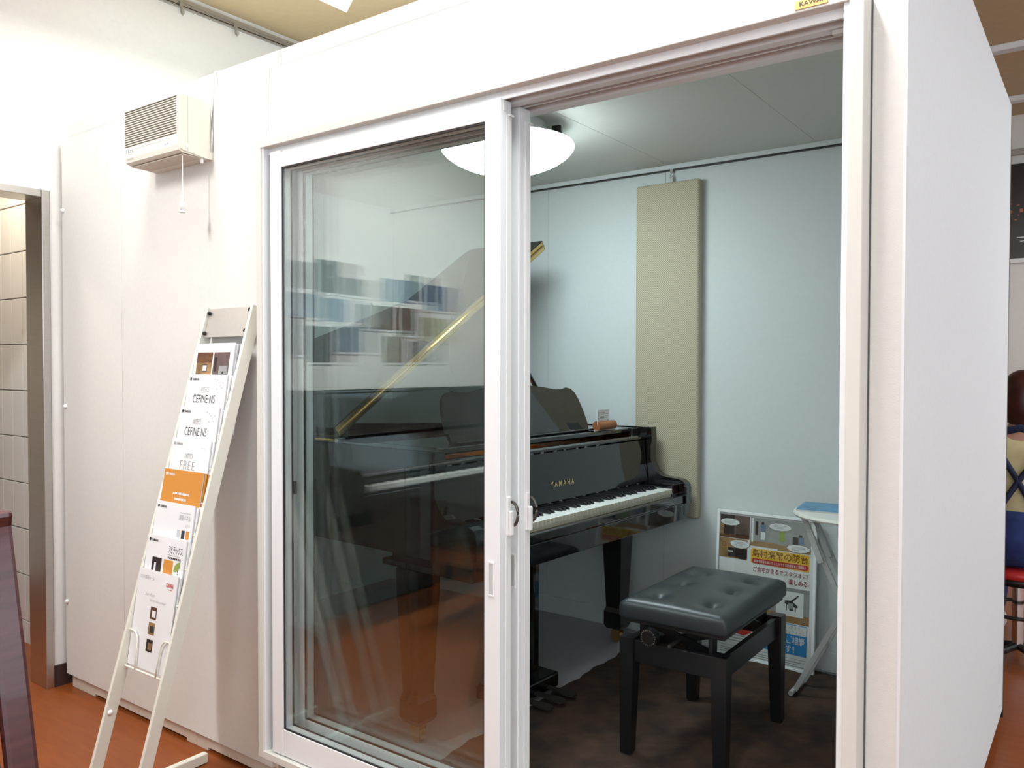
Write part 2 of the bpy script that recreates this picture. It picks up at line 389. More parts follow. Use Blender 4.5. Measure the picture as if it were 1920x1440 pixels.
# picture rail with hooks on the left wall
bm = BM(); box(bm, XL, XL + 0.014, -4.5, 5.0, 3.012, 3.052, 0.002); box(bm, XL + 0.014, XL + 0.02, -4.5, 5.0, 3.036, 3.052)
rail = struct('trim_5', bm, 'rail_metal', 'metal picture rail under the tan ceiling')
obj('slot', box(BM(), XL + 0.0145, XL + 0.0155, -4.5, 5.0, 3.020, 3.024), 'screw', rail)
for yy, lb in ((0.556, 'metal picture hook nearer the upper left corner'), (0.849, 'metal picture hook nearer the booth top')):
    bm = BM()
    tube(bm, [(XL + 0.019, yy, 3.030), (XL + 0.021, yy, 3.000), (XL + 0.022, yy, 2.985), (XL + 0.030, yy, 2.974), (XL + 0.040, yy, 2.978), (XL + 0.044, yy, 2.990)], 0.0045)
    box(bm, XL + 0.0165, XL + 0.0245, yy - 0.009, yy + 0.009, 3.012, 3.034, 0.002)
    tag(obj('picture_hook', bm, 'rail_metal', base=(XL + 0.02, yy, 2.97), smooth=False), lb, 'hook', 'hooks on the picture rail')

# shop fluorescent fixtures (hanging, open triangular reflectors)
def fixture(x, y0, y1, label, k=1.0, z=2.86):
    t = thing('fluorescent_fixture', label, 'lamp', (x, (y0 + y1) / 2, ZC), group='shop fluorescent fixtures')
    bm = BM(); prism(bm, [(-0.03, z + 0.10), (-0.115, z), (-0.112, z - 0.004), (-0.024, z + 0.094), (0.024, z + 0.094), (0.112, z - 0.004), (0.115, z), (0.03, z + 0.10)],
                     lambda a, b, tt: Vector((x + a, tt, b)), y0, y1)
    obj('reflector', bm, 'alu_white', t)
    bm = BM(); cyl(bm, (x, y0 + 0.03, z + 0.045), (x, y1 - 0.03, z + 0.045), 0.016, seg=12); obj('tube', bm, 'tube', t, smooth=True)
    for yy in (y0 + 0.2, y1 - 0.2):
        bm = BM(); cyl(bm, (x, yy, z + 0.10), (x, yy, ZC), 0.006, seg=8); obj('hanger', bm, 'rail_metal', t)
    a = bpy.data.lights.new('tube_light', 'AREA'); a.shape = 'RECTANGLE'; a.size = 0.16; a.size_y = (y1 - y0) - 0.1
    a.energy = TUBE_POWER * k * (y1 - y0); a.color = TUBE_COLOR
    ao = bpy.data.objects.new('tube_light', a); COL.objects.link(ao); ao.location = (x, (y0 + y1) / 2, z + 0.02)
    return t
fixture(-2.545, -0.55, 0.80, 'white triangular fluorescent fixture hanging above the booth roof', 1.0)
fixture(-0.70, -0.95, 0.40, 'white fluorescent fixture hung in front of the booth door', 1.15)
fixture(-2.545, -2.6, -1.25, 'white fluorescent fixture hung over the black upright piano', 1.55)
fixture(-0.70, -3.6, -2.25, 'white fluorescent fixture hung near the wall behind the viewer', 0.45)
fixture(1.30, -1.6, -0.25, 'white fluorescent fixture hung right of the viewer', 0.25)
fixture(1.30, 2.2, 3.55, 'white fluorescent fixture hung above the seated person', 0.9)

# ================================================================== THE BOOTH (soundproof room)
X0, X1 = -3.49, -0.302           # outside faces
YB = 1.92; YI = 1.85             # rear outside / inside
ZF, ZI, ZT = 0.08, 2.265, 2.318  # booth floor, inner ceiling, top
XI0, XI1 = -3.42, -0.395
OX0, OX1 = -2.110, -0.397        # door opening
# front wall
bm = BM()
box(bm, X0 + 0.02, -2.12, 0.012, 0.118, 0.057, 2.268); box(bm, -2.12, X1 - 0.02, 0.012, 0.118, 2.03, 2.268)
wf = struct('wall_booth_front', bm, 'skirt', 'off white front wall of the soundproof booth')
WM[wf.name] = Matrix.Identity(4)
for (a, b, z0, z1) in ((X0, -3.0295, 0.057, 2.2694), (-3.0265, -2.1325, 0.057, 2.2694), (-2.1295, X1 - 0.062, 2.028, 2.2694), (X1 - 0.0585, X1, 0.057, 2.2694)):
    obj('wall_panel', box(BM(), a, b, 0.0, 0.014, z0, z1, 0.001, 1), 'booth_wall', wf)
for a, b in ((X0 + 0.055, -2.5205), (-2.5175, -2.4065), (-2.4035, -2.0765), (-2.0735, X1)):
    obj('top_rail', box(BM(), a, b, 0.0, 0.02, 2.2695, ZT, 0.001, 1), 'booth_wall', wf)
bm = BM(); box(bm, OX0 - 0.0, -2.09, 0.02, 0.118, 0.0, 2.03); box(bm, -0.41, X1 - 0.02, 0.016, 0.118, 0.057, 2.03)
obj('door_post', bm, 'booth_in', wf)
for x, z in ((-3.478, 1.977), (-3.472, 1.171), (-3.474, 0.362)):
    bm = BM(); lathe(bm, [(0.0, 0.012), (0.006, 0.010), (0.009, 0.004), (0.009, 0.0)], seg=14)
    bm.transform(Matrix.Translation((x, 0.0, z)) @ Matrix.Rotation(math.pi / 2, 4, 'X')); obj('screw_cap', bm, 'white_plastic', wf, smooth=True)
# side, rear, left walls, floor and ceiling of the booth
bm = BM(); box(bm, XI1, X1, 0.0145, YB, 0.054, ZT - 0.008)
wr = struct('wall_booth_right', bm, ['booth_side'], 'pale bluish side wall of the booth at right'); WM[wr.name] = Matrix.Identity(4)
obj('corner_bead', box(BM(), X1 - 0.004, X1 + 0.0015, -0.0015, 0.004, 0.054, ZT - 0.008), 'alu_white', wr)
obj('plinth', box(BM(), XI1, X1 - 0.025, 0.03, YB - 0.03, 0.0, 0.054), 'baseboard', wr)
obj('rear_edge', box(BM(), XI1, X1 + 0.001, YB, YB + 0.012, 0.02, ZT - 0.008), 'screw', wr)
bm = BM(); box(bm, XI0, XI1, YI + 0.004, YB, 0.054, ZI)
wb = struct('wall_booth_rear', bm, 'ink_grey', 'pale grey inner rear wall of the booth'); WM[wb.name] = Matrix.Identity(4)
xs = [XI0, -2.975, -2.315, -1.663, XI1]
for a, b in zip(xs, xs[1:]): obj('wall_panel', box(BM(), a + 0.0008, b - 0.0008, YI, YI + 0.006, ZF, ZI), 'booth_in', wb)
bm = BM(); box(bm, X0, XI0, 0.119, YB, 0.054, ZT - 0.01)
wl = struct('wall_booth_left', bm, 'booth_in', 'inner left wall of the booth behind the piano')
bm = BM(); box(bm, X0 + 0.056, XI1 + 0.05, 0.021, YB, ZI + 0.006, ZT)
cb = struct('ceiling_booth', bm, 'booth_in', 'grey panelled ceiling inside the booth'); WM[cb.name] = Matrix.Identity(4)
xs = [XI0, -2.945, -2.29, -1.635, -0.98, XI1]
for a, b in zip(xs, xs[1:]): obj('ceiling_panel', box(BM(), a + 0.0008, b - 0.0008, 0.119, YI, ZI, ZI + 0.007), 'booth_ceil', cb)
struct('floor_booth', box(BM(), XI0, XI1, 0.02, YI, 0.02, ZF), 'carpet', 'grey carpet on the booth floor')
struct('baseboard_rear', box(BM(), XI0, XI1, YI - 0.014, YI, ZF, ZF + 0.085, 0.003), 'booth_in', 'pale baseboard along the booth rear wall')
t2 = struct('trim_6', box(BM(), XI0, XI1, YI - 0.02, YI, 2.244, ZI, 0.002), 'booth_in', 'pale picture rail along the booth rear wall')
WM[t2.name] = Matrix.Identity(4)
obj('slot', box(BM(), XI0, XI1, YI - 0.017, YI, 2.238, 2.243), 'screw', t2)  # dark strip standing in for the shadow gap under the rail
# skirting under the front wall with low cut-outs
bs = thing('baseboard_booth', 'cream skirting board under the booth front wall', None, (-2.8, 0.02, 0), kind='structure')
def skirt_piece(a, b, cuts):
    pl = [(a, 0.0)]
    for c0, c1 in cuts: pl += [(c0, 0.0), (c0, 0.011), (c1, 0.011), (c1, 0.0)]
    pl += [(b, 0.0), (b, 0.056), (a, 0.056)]
    bm = BM(); prism(bm, pl, lambda p, q, t: Vector((p, t, q)), 0.018, 0.030); obj('skirting_piece', bm, 'skirt', bs)
skirt_piece(-3.475, -2.580, [(-3.29, -2.64)]); skirt_piece(-2.5785, -0.33, [(-2.51, -0.6)])
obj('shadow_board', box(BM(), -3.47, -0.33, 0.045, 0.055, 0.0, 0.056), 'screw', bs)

# door casing (beige, standing proud) and white aluminium frame
cs = thing('trim_7', 'beige door casing standing proud around the sliding doors', None, (-1.25, -0.03, 0.11), kind='structure')
CY = -0.055
obj('casing_left', box(BM(), -2.1305, -2.1065, CY, 0.0, 0.118, 2.0310, 0.0015, 1), 'casing', cs)
obj('casing_right', box(BM(), -0.3895, -0.3632, CY, 0.0, 0.118, 2.0310, 0.0015, 1), 'casing', cs)
obj('casing_head', box(BM(), -2.1065, -0.3895, CY, 0.0, 2.0075, 2.0310, 0.0015, 1), 'casing', cs)
obj('casing_sill', box(BM(), -2.1065, -0.3895, CY, 0.0, 0.118, 0.1415, 0.0015, 1), 'casing', cs)
fr_ = thing('trim_8', 'white aluminium track frame of the sliding doors', None, (-1.25, 0.03, 0.1), kind='structure')
obj('jamb', box(BM(), -2.1065, -2.0985, CY + 0.006, 0.117, 0.12, 2.03), 'alu_white', fr_)
obj('jamb_stop', box(BM(), -2.1065, -2.078, 0.003, 0.030, 0.12, 2.03), 'alu_white', fr_)
obj('jamb', box(BM(), -0.4005, -0.3895, CY + 0.006, 0.117, 0.12, 2.03), 'alu_white', fr_)
bm = BM(); box(bm, -2.0985, -0.4005, CY + 0.012, 0.117, 2.0225, 2.03)
box(bm, -2.0985, -0.4005, -0.030, -0.024, 1.9885, 2.0225)     # outer track lip
box(bm, -2.0985, -0.4005, 0.004, 0.030, 1.986, 2.0225)        # middle bar
box(bm, -2.0985, -0.4005, 0.050, 0.056, 1.9885, 2.0225)       # inner track lip
box(bm, -2.0985, -0.4005, 0.086, 0.117, 1.986, 2.0225)
obj('head_track', bm, 'alu_white', fr_)
bm = BM(); box(bm, -2.0985, -0.4005, CY + 0.006, 0.117, 0.115, 0.128)
box(bm, -2.0985, -0.4005, -0.030, -0.022, 0.128, 0.142); box(bm, -2.0985, -0.4005, 0.050, 0.058, 0.128, 0.142)
obj('sill_track', bm, 'alu_white', fr_)
for x0, x1, y in ((-0.436, -0.401, 0.016), (-0.418, -0.401, 0.094)):
    obj('buffer', box(BM(), x0, x1, y - 0.009, y + 0.009, 1.976, 1.9855, 0.002), 'casing', fr_)

def sash(name, y0, y1, xl, xg, xr_in, xr, label, pull_x, pz, lz):
    t = thing(name, label, None, ((xl + xr) / 2, (y0 + y1) / 2, 0.135), kind='structure')
    ZB, ZG0, ZG1, ZTOP = 0.1455, 0.226 if y0 < 0 else 0.232, 1.940, 1.991
    obj('stile', box(BM(), xl, xg, y0, y1, ZB, ZTOP, 0.0015, 1), 'alu_white', t)
    # meeting stile: front face with a shallow step, notch for the track at its top
    st = obj('stile', box(BM(), xr_in, xr, y0, y1, ZB, ZTOP - 0.002, 0.0015, 1), 'alu_white', t)
    WM[st.name] = WM[t.name]
    bm = BM(); box(bm, xr, xr + 0.0012, y0 + 0.026, y1, ZB, 1.955); obj('edge_strip', bm, 'white_plastic', st)
    bm = BM(); box(bm, xr, xr + 0.0015, y0 + 0.012, y0 + 0.024, 1.962, 1.986); box(bm, xr, xr + 0.006, y1 - 0.014, y1 + 0.004, 1.951, 1.956); obj('guide', bm, 'white_plastic', st)
    obj('rail', box(BM(), xg, xr_in, y0 + 0.0015, y1 - 0.0015, ZG1, ZTOP - 0.004, 0.0012, 1), 'alu_white', t)
    obj('rail', box(BM(), xg, xr_in, y0 + 0.0015, y1 - 0.0015, ZB, ZG0, 0.0012, 1), 'alu_white', t)
    yc = (y0 + y1) / 2; ga, gb = yc - 0.0085, yc + 0.0085
    for a, b in ((y0 + 0.008, y0 + 0.012), (y1 - 0.012, y1 - 0.008)):     # sealed double glazing
        obj('pane', box(BM(), xg - 0.004, xr_in + 0.004, a, b, ZG0 - 0.004, ZG1 + 0.004), 'glass', t)
    bm = BM(); a, b, w_ = y0 + 0.0125, y1 - 0.0125, 0.004
    box(bm, xg - 0.004, xg + w_, a, b, ZG0, ZG1); box(bm, xr_in - w_, xr_in + 0.004, a, b, ZG0, ZG1); box(bm, xg + w_, xr_in - w_, a, b, ZG0 - 0.004, ZG0 + w_); box(bm, xg + w_, xr_in - w_, a, b, ZG1 - w_, ZG1 + 0.004)
    obj('glazing_spacer', bm, 'alu_white', t)
    bm = BM()
    for a, b in ((y0 + 0.0045, y0 + 0.0078), (y1 - 0.0078, y1 - 0.0045)):
        w_ = 0.0045
        box(bm, xg, xg + w_, a, b, ZG0, ZG1); box(bm, xr_in - w_, xr_in, a, b, ZG0, ZG1)
        box(bm, xg, xr_in, a, b, ZG0, ZG0 + w_); box(bm, xg, xr_in, a, b, ZG1 - w_, ZG1)
    obj('gasket', bm, 'gasket', t)
    # recessed finger pull in the meeting stile
    pw, ph = 0.0095, 0.043
    bm = BM()
    for q in ((pull_x - pw, pull_x - pw + 0.003, pz - ph, pz + ph), (pull_x + pw - 0.003, pull_x + pw, pz - ph, pz + ph), (pull_x - pw + 0.003, pull_x + pw - 0.003, pz - ph, pz - ph + 0.004), (pull_x - pw + 0.003, pull_x + pw - 0.003, pz + ph - 0.004, pz + ph)):
        box(bm, q[0], q[1], y0 - 0.0025, y0 + 0.0005, q[2], q[3])
    hp = obj('finger_pull', bm, 'white_plastic', st); WM[hp.name] = WM[t.name]
    obj('pull_cup', box(BM(), pull_x - pw + 0.003, pull_x + pw - 0.003, y0 - 0.0006, y0 + 0.0002, pz - ph + 0.004, pz + ph - 0.004), 'ink_light', st)
    # crescent latch on the stile edge
    lt = obj('latch', box(box(BM(), xr, xr + 0.006, y1 - 0.020, y1 - 0.006, lz - 0.048, lz + 0.048, 0.002), xr + 0.006, xr + 0.015, y1 - 0.019, y1 - 0.005, lz - 0.048, lz + 0.014, 0.003), 'white_plastic', st)
    WM[lt.name] = WM[t.name]
    bm = BM(); pts = []
    for k in range(9):
        a = math.radians(100 - 170 * k / 8); pts.append((xr + 0.006 + 0.018 * math.cos(a), y1 - 0.002, lz + 0.004 + 0.030 * math.sin(a)))
    tube(bm, pts, 0.0038, 6); obj('latch_lever', bm, 'dark_metal', st)
    # bright catch on the far stile
    obj('catch', box(BM(), xg - 0.001, xg + 0.010, y1 - 0.004, y1 + 0.004, 0.945, 0.985, 0.001), 'dark_metal', t)
    return t
s1 = sash('door_2', -0.045, 0.000, -2.0733, -2.0228, -1.2410, -1.1925, 'white outer sliding glass door of the booth', -1.2175, 0.816, 0.970)
s2 = sash('door_3', 0.033, 0.082, -2.0750, -2.0200, -1.2410, -1.1925, 'white inner sliding glass door behind the outer one', -1.2110, 0.822, 0.970)

# maker plate on the casing head
p = thing('name_plate', 'small gold name plate on the casing over the open door', 'plate', (-0.457, CY, 2.012))
obj('plate', box(BM(), -0.487, -0.427, CY - 0.002, CY, 2.0125, 2.0300, 0.0008, 1), 'plate_gold', p)
f = Face((-0.487, CY - 0.002, 2.0125), (1, 0, 0), (0, 0, 1))
text(f, 'lettering', 'KAWAI', 'ink', p, 0.030, 0.0050, wd=0.042, ht=0.0085, bold=0.012, align='C')

# ================================================================== VENTILATION FAN ON THE FRONT WALL
FX0, FX1, FY, FZ0, FZ1 = -2.772, -2.437, -0.124, 2.036, 2.228
t = thing('ventilation_fan', 'ivory wall ventilation fan with slatted grille on the booth front', 'fan', ((FX0 + FX1) / 2, 0, FZ0))
# body: side profile slightly tapering to the wall
prof = [(0.0, FZ0 - 0.006), (-0.030, FZ0 - 0.004), (FY + 0.02, FZ0 + 0.0), (FY + 0.004, FZ0 + 0.006), (FY, FZ0 + 0.022), (FY, FZ1 - 0.018), (FY + 0.005, FZ1 - 0.004), (FY + 0.018, FZ1), (-0.055, FZ1 + 0.0), (-0.022, FZ1 - 0.006), (-0.020, FZ1 - 0.014), (0.0, FZ1 - 0.016)]
bm = BM(); prism(bm, prof, lambda a, b, q: Vector((q, a, b)), FX0, FX1); bmesh.ops.bevel(bm, geom=[e for e in bm.edges if abs(e.verts[0].co.x - e.verts[1].co.x) < 1e-6 and max(e.verts[0].co.y, e.verts[1].co.y) < -0.02], offset=0.006, segments=3, affect='EDGES')
bd = obj('housing', bm, 'fan', t)
obj('seam', box(BM(), FX1 - 0.001, FX1 + 0.0006, -0.091, -0.0895, FZ0 + 0.004, FZ1 - 0.002), 'ink_light', bd)
ZG = [FZ0 + 0.060 + 0.0079 * k for k in range(16)]
for zz in ZG:
    bm = BM()
    prism(bm, [(FX0 + 0.010, FY - 0.0012), (FX1 - 0.046, FY - 0.0012), (FX1 - 0.010, FY - 0.0012), (FX1 - 0.010, FY + 0.001), (FX0 + 0.010, FY + 0.001)], lambda a, b, q: Vector((a, b, q)), zz - 0.0017, zz + 0.0017)
    obj('grille_slot', bm, 'fan_dark', bd)
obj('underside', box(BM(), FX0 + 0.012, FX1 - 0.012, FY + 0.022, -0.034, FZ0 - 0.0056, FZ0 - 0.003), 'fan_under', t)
obj('groove', box(BM(), FX0 + 0.012, FX1 - 0.05, FY - 0.0008, FY + 0.001, FZ0 + 0.0465, FZ0 + 0.0475), 'ink_light', bd)
f = Face((FX0, FY, FZ0), (1, 0, 0), (0, 0, 1))
bars(f, 'button_marks', 'ink_grey', bd, [(0.255, 0.030, 0.263, 0.033), (0.270, 0.0305, 0.279, 0.034)], 0.0012)
text(f, 'lettering', 'Panasonic', 'ink_grey', bd, 0.020, 0.014, wd=0.040, ht=0.0062, bold=0.015, off=0.0012)
patch(f, 'sticker', 'paper', bd, 0.012, 0.033, 0.070, 0.052, 0.0010)
bars(f, 'sticker_print', 'ink_grey', bd, [(0.016, 0.036, 0.024, 0.049), (0.028, 0.036, 0.034, 0.049), (0.036, 0.037, 0.048, 0.041), (0.040, 0.043, 0.052, 0.048), (0.054, 0.036, 0.064, 0.046)], 0.0015)
obj('screw_tab', box(BM(), FX1 - 0.0005, FX1 + 0.003, -0.099, -0.091, FZ0 + 0.014, FZ0 + 0.030, 0.001), 'white_plastic', bd)
bm = BM(); cyl(bm, (FX1 - 0.016, -0.030, FZ0 - 0.020), (FX1 - 0.016, -0.030, FZ0 - 0.004), 0.006, seg=12); obj('rubber_foot', bm, 'white_plastic', t)
c = t
bm = BM(); cyl(bm, (-2.462, -0.095, FZ0 - 0.003), (-2.462, -0.095, 1.876), 0.0016, seg=8); obj('pull_cord', bm, 'white_plastic', c)
bm = BM(); lathe(bm, [(0.0, 1.876), (0.008, 1.8755), (0.0085, 1.872), (0.0085, 1.852), (0.0065, 1.851), (0.0065, 1.848), (0.0095, 1.847), (0.0095, 1.843), (0.0, 1.842)], (-2.462, -0.095, 0), 20); obj('pull_knob', bm, 'white_plastic', c, smooth=True)
bm = BM(); tube(bm, [(FX1 + 0.004, -0.006, 2.058), (FX1 + 0.005, -0.005, 2.12), (FX1 + 0.003, -0.005, 2.18), (FX1 + 0.006, -0.005, 2.24), (FX1 + 0.018, -0.005, 2.285), (FX1 + 0.026, -0.004, 2.318), (FX1 + 0.026, 0.02, 2.326)], 0.0032)
tag(obj('power_cable', bm, 'white_plastic', base=(FX1, 0, 2.058), smooth=True), 'thin white cable running up the wall from the ventilation fan', 'cable')

# ================================================================== BROCHURE RACK
RZ = 1.533
def rail_y(z): return -0.012 - 0.440 * (RZ - z) / RZ
RL, RR = -2.442, -2.198
t = thing('brochure_rack', 'cream metal ladder rack leaning on the booth wall, full of brochures', 'rack', (-2.315, -0.45, 0))
dirv = Vector((0, rail_y(RZ) - rail_y(0), RZ)).normalized(); nrm = Vector((0, -dirv.z, dirv.y)); XA = Vector((1, 0, 0))
for x in (RL, RR):
    bm = BM(); a = Vector((x, rail_y(0.012), 0.012)); b = Vector((x, rail_y(RZ), RZ))
    obox(bm, (a + b) / 2 + nrm * -0.010, XA, nrm, dirv, 0.006, 0.019, (b - a).length / 2, 0.0015); rr_ = obj('side_rail', bm, 'rack', t)
    bm = BM(); box(bm, x - 0.012, x + 0.012, rail_y(0) - 0.01, -0.035, 0.003, 0.034, 0.002); obj('foot_bar', bm, 'rack', t)
    for y_ in (-0.09, rail_y(0) + 0.01): obj('rubber_foot', box(BM(), x - 0.010, x + 0.010, y_, y_ + 0.042, 0.0, 0.003), 'screw', t)
    if x == RR: continue
    bm = BM(); zz = 0.285; bmesh.ops.create_uvsphere(bm, u_segments=12, v_segments=8, radius=0.008, matrix=Matrix.Translation((x + 0.007, rail_y(zz) + 0.006, zz))); obj('rivet', bm, 'white_plastic', rr_, smooth=True)
bm = BM(); obox(bm, Vector(((RL + RR) / 2, rail_y(1.482) + 0.004, 1.482)), XA, nrm, dirv, 0.115, 0.0015, 0.050, 0.0006); pl = obj('header_plate', bm, 'rack_plate', t)
for x, z in ((RL + 0.014, 1.515), (RL + 0.014, 1.448), (RR - 0.014, 1.520), (RR - 0.012, 1.452)):
    bm = BM(); bmesh.ops.create_uvsphere(bm, u_segments=12, v_segments=8, radius=0.0065, matrix=Matrix.Translation((x, rail_y(z) - 0.004, z))); obj('screw', bm, 'screw', pl, smooth=True)
BR = [(-0.064, 1.413), (-0.093, 1.312), (-0.123, 1.209), (-0.152, 1.107), (-0.180, 1.012), (-0.208, 0.914), (-0.237, 0.812), (-0.266, 0.711)]
TILT = Vector((0, 0.045, 0.292)).normalized()
for i, (by, bz) in enumerate(BR):
    zb = bz - 0.293; yb = by - 0.045 * 0.297 / 0.2955
    yr = rail_y(zb)
    bm = BM(); cyl(bm, (RL, yb - 0.004, zb - 0.003), (RR, yb - 0.004, zb - 0.003), 0.0032, seg=8); obj('pocket_bar', bm, 'rack', t)
    for sx, xe in ((1, RL + 0.005), (-1, RR - 0.005)):
        bm = BM(); x1 = xe + sx * 0.048; yo = -0.0065
        def q(h, dx): return Vector((dx, yb + TILT.y * h + yo, zb + TILT.z * h))
        pts = [q(-0.003, x1 + sx * 0.012), q(0.04, x1 + sx * 0.009), q(0.075, x1 + sx * 0.006), q(0.096, x1), q(0.106, x1 - sx * 0.012), q(0.108, x1 - sx * 0.03), q(0.108, xe)]
        tube(bm, pts, 0.0026, 6); obj('pocket_wire', bm, 'rack', t, smooth=True)

def brochure(i, label, cover, thick=0.005, xo=0.0, grp='brochures in the ladder rack'):
    by, bz = BR[i]
    xl, wd, ht = -2.434 + xo, 0.210, 0.292
    yb = by - TILT.y * ht; zb = bz - TILT.z * ht
    n = Vector((0, -TILT.z, TILT.y))
    fr = Face((xl, yb, zb), (1, 0, 0), TILT)
    t = thing('brochure', label, 'brochure', (xl + wd / 2, yb, zb), group=grp)
    bm = BM(); obox(bm, fr.p(wd / 2, ht / 2, -0.0004), XA, TILT, fr.n, wd / 2, ht / 2, 0.0004); obj('cover', bm, cover, t)
    bm = BM(); obox(bm, fr.p(wd / 2, ht / 2, -0.0010 - thick / 2), XA, TILT, fr.n, wd / 2 - 0.0006, ht / 2 - 0.001, thick / 2); obj('page_block', bm, 'pages', t)
    return t, fr, wd, ht
def spares(i, n, what, m='paper', dx=0.006):
    by, bz = BR[i]
    for k in range(n):
        off = 0.0085 + k * 0.007; xl = -2.432 + dx * (k + 1); dz = random.uniform(-0.006, 0.004)
        ht, wd = 0.290, 0.207
        yb = by - TILT.y * ht; zb = bz - TILT.z * ht
        fr = Face((xl, yb, zb), (1, 0, 0), TILT)
        bm = BM(); obox(bm, fr.p(wd / 2, ht / 2 + dz, -off), XA, TILT, fr.n, wd / 2, ht / 2, 0.0024)
        tag(obj('spare_brochure', bm, m, base=tuple(fr.p(wd / 2, 0, -off))), 'spare copy tucked behind the ' + what, 'brochure', 'spare copies behind the ' + what)
def logo(fr, t, m='ink', x=0.012, y=0.272):
    bm = BM(); bmesh.ops.create_circle(bm, cap_ends=True, segments=16, radius=0.0052)
    mt = Matrix((fr.r, fr.u, fr.n)).transposed().to_4x4(); mt.translation = fr.p(x + 0.003, y + 0.0045, 0.0006); bm.transform(mt); obj('emblem', bm, m, t)
    text(fr, 'lettering', 'YAMAHA', m, t, x + 0.011, y, wd=0.038, ht=0.0085, bold=0.02)
def leaves(fr, t):
    for k, (x, y, a) in enumerate(((0.150, 0.277, 0.2), (0.162, 0.273, 1.0), (0.172, 0.266, -0.4), (0.180, 0.258, 0.7), (0.188, 0.250, 0.1), (0.192, 0.266, 1.4), (0.165, 0.246, -0.2))):
        pl = [(x + 0.006 * math.cos(a + b) * s, y + 0.006 * math.sin(a + b) * s) for b, s in ((0, 1), (1.9, 0.45), (math.pi, 1), (-1.9, 0.45))]
        patch(fr, 'leaf_print', 'ink_light', t, 0, 0, 0, 0, 0.0006, pl)
# 1: two room photographs
t, f, W_, H_ = brochure(0, 'white brochure with two brown room photographs, topmost in the rack', 'paper')
patch(f, 'photo', 'photo_warm', t, 0.014, 0.150, 0.099, 0.262); patch(f, 'photo', 'photo_brown', t, 0.014, 0.228, 0.099, 0.262, 0.0009)
patch(f, 'photo', 'photo_dark', t, 0.050, 0.198, 0.075, 0.222, 0.0010); patch(f, 'photo', 'paper', t, 0.052, 0.201, 0.073, 0.219, 0.0012); patch(f, 'photo', 'photo_dark', t, 0.014, 0.150, 0.099, 0.176, 0.0010)
patch(f, 'photo', 'photo_pink', t, 0.106, 0.150, 0.190, 0.262); patch(f, 'photo', 'photo_dark', t, 0.106, 0.150, 0.190, 0.192, 0.0009); patch(f, 'photo', 'photo_dark', t, 0.112, 0.200, 0.126, 0.246, 0.0010)
patch(f, 'photo', 'photo_grey', t, 0.140, 0.192, 0.186, 0.218, 0.0010); patch(f, 'photo', 'ink', t, 0.158, 0.176, 0.168, 0.200, 0.0012)
spares(0, 3, 'photo brochure at the rack top', 'pages', 0.006)
# 2, 3
for i, lb, sp in ((1, 'white brochure with slim black title, second from the rack top', 'second brochure from the rack top'), (2, 'white brochure with slim black title, third from the rack top', 'third brochure from the rack top')):
    t, f, W_, H_ = brochure(i, lb, 'paper', xo=0.0)
    logo(f, t); leaves(f, t)
    text(f, 'lettering', 'AVITECS', 'ink_grey', t, 0.100, 0.236, wd=0.046, ht=0.017, align='C', bold=0.0)
    text(f, 'lettering', 'CEFINE·NS', 'ink', t, 0.100, 0.200, wd=0.120, ht=0.026, align='C', bold=-0.005)
    bars(f, 'small_print', 'ink_light', t, [(0.086, 0.190, 0.112, 0.193), (0.120, 0.172, 0.190, 0.176), (0.116, 0.160, 0.192, 0.163)])
    spares(i, 2, sp, 'paper')
# 4
t, f, W_, H_ = brochure(3, 'white brochure headed FREE in serif capitals above the orange one', 'paper')
logo(f, t, 'ink_grey'); text(f, 'lettering', 'AVITECS', 'ink_grey', t, 0.100, 0.232, wd=0.044, ht=0.016, align='C')
text(f, 'lettering', 'FREE', 'ink_grey', t, 0.100, 0.196, wd=0.082, ht=0.028, align='C', bold=-0.012)
text(f, 'lettering', 'Series', 'ink_light', t, 0.100, 0.180, wd=0.058, ht=0.010, align='C', bold=-0.015); bars(f, 'small_print', 'ink_light', t, [(0.078, 0.170, 0.120, 0.173), (0.160, 0.266, 0.185, 0.268)])
spares(3, 2, 'FREE brochure', 'paper')
# 5 orange
t, f, W_, H_ = brochure(4, 'plain orange brochure in the middle of the rack', 'orange', 0.004, 0.0)
logo(f, t, 'paper'); bars(f, 'small_print', 'paper', t, [(0.062, 0.216, 0.068, 0.222)] + [(0.072 + 0.0075 * k, 0.2155, 0.0775 + 0.0075 * k, 0.2225) for k in range(11)] + [(0.074 + 0.0072 * k, 0.198, 0.0795 + 0.0072 * k, 0.2055) for k in range(9)])
spares(4, 2, 'orange brochure', 'orange')
# 6
t, f, W_, H_ = brochure(5, 'white brochure with three small upright panels printed at right', 'paper', 0.0045, 0.0)
logo(f, t); text(f, 'lettering', '調音パネル', 'ink_grey', t, 0.196, 0.243, wd=0.062, ht=0.017, align='R'); bars(f, 'small_print', 'ink_light', t, [(0.136, 0.264, 0.194, 0.267)])
text(f, 'lettering', 'ACP-2', 'ink_light', t, 0.196, 0.224, wd=0.024, ht=0.009, align='R')
for x, m in ((0.132, 'ink_light'), (0.156, 'ink'), (0.180, 'orange')): patch(f, 'panel_print', m, t, x, 0.168, x + 0.017, 0.214)
spares(5, 2, 'panel brochure', 'paper', 0.008)
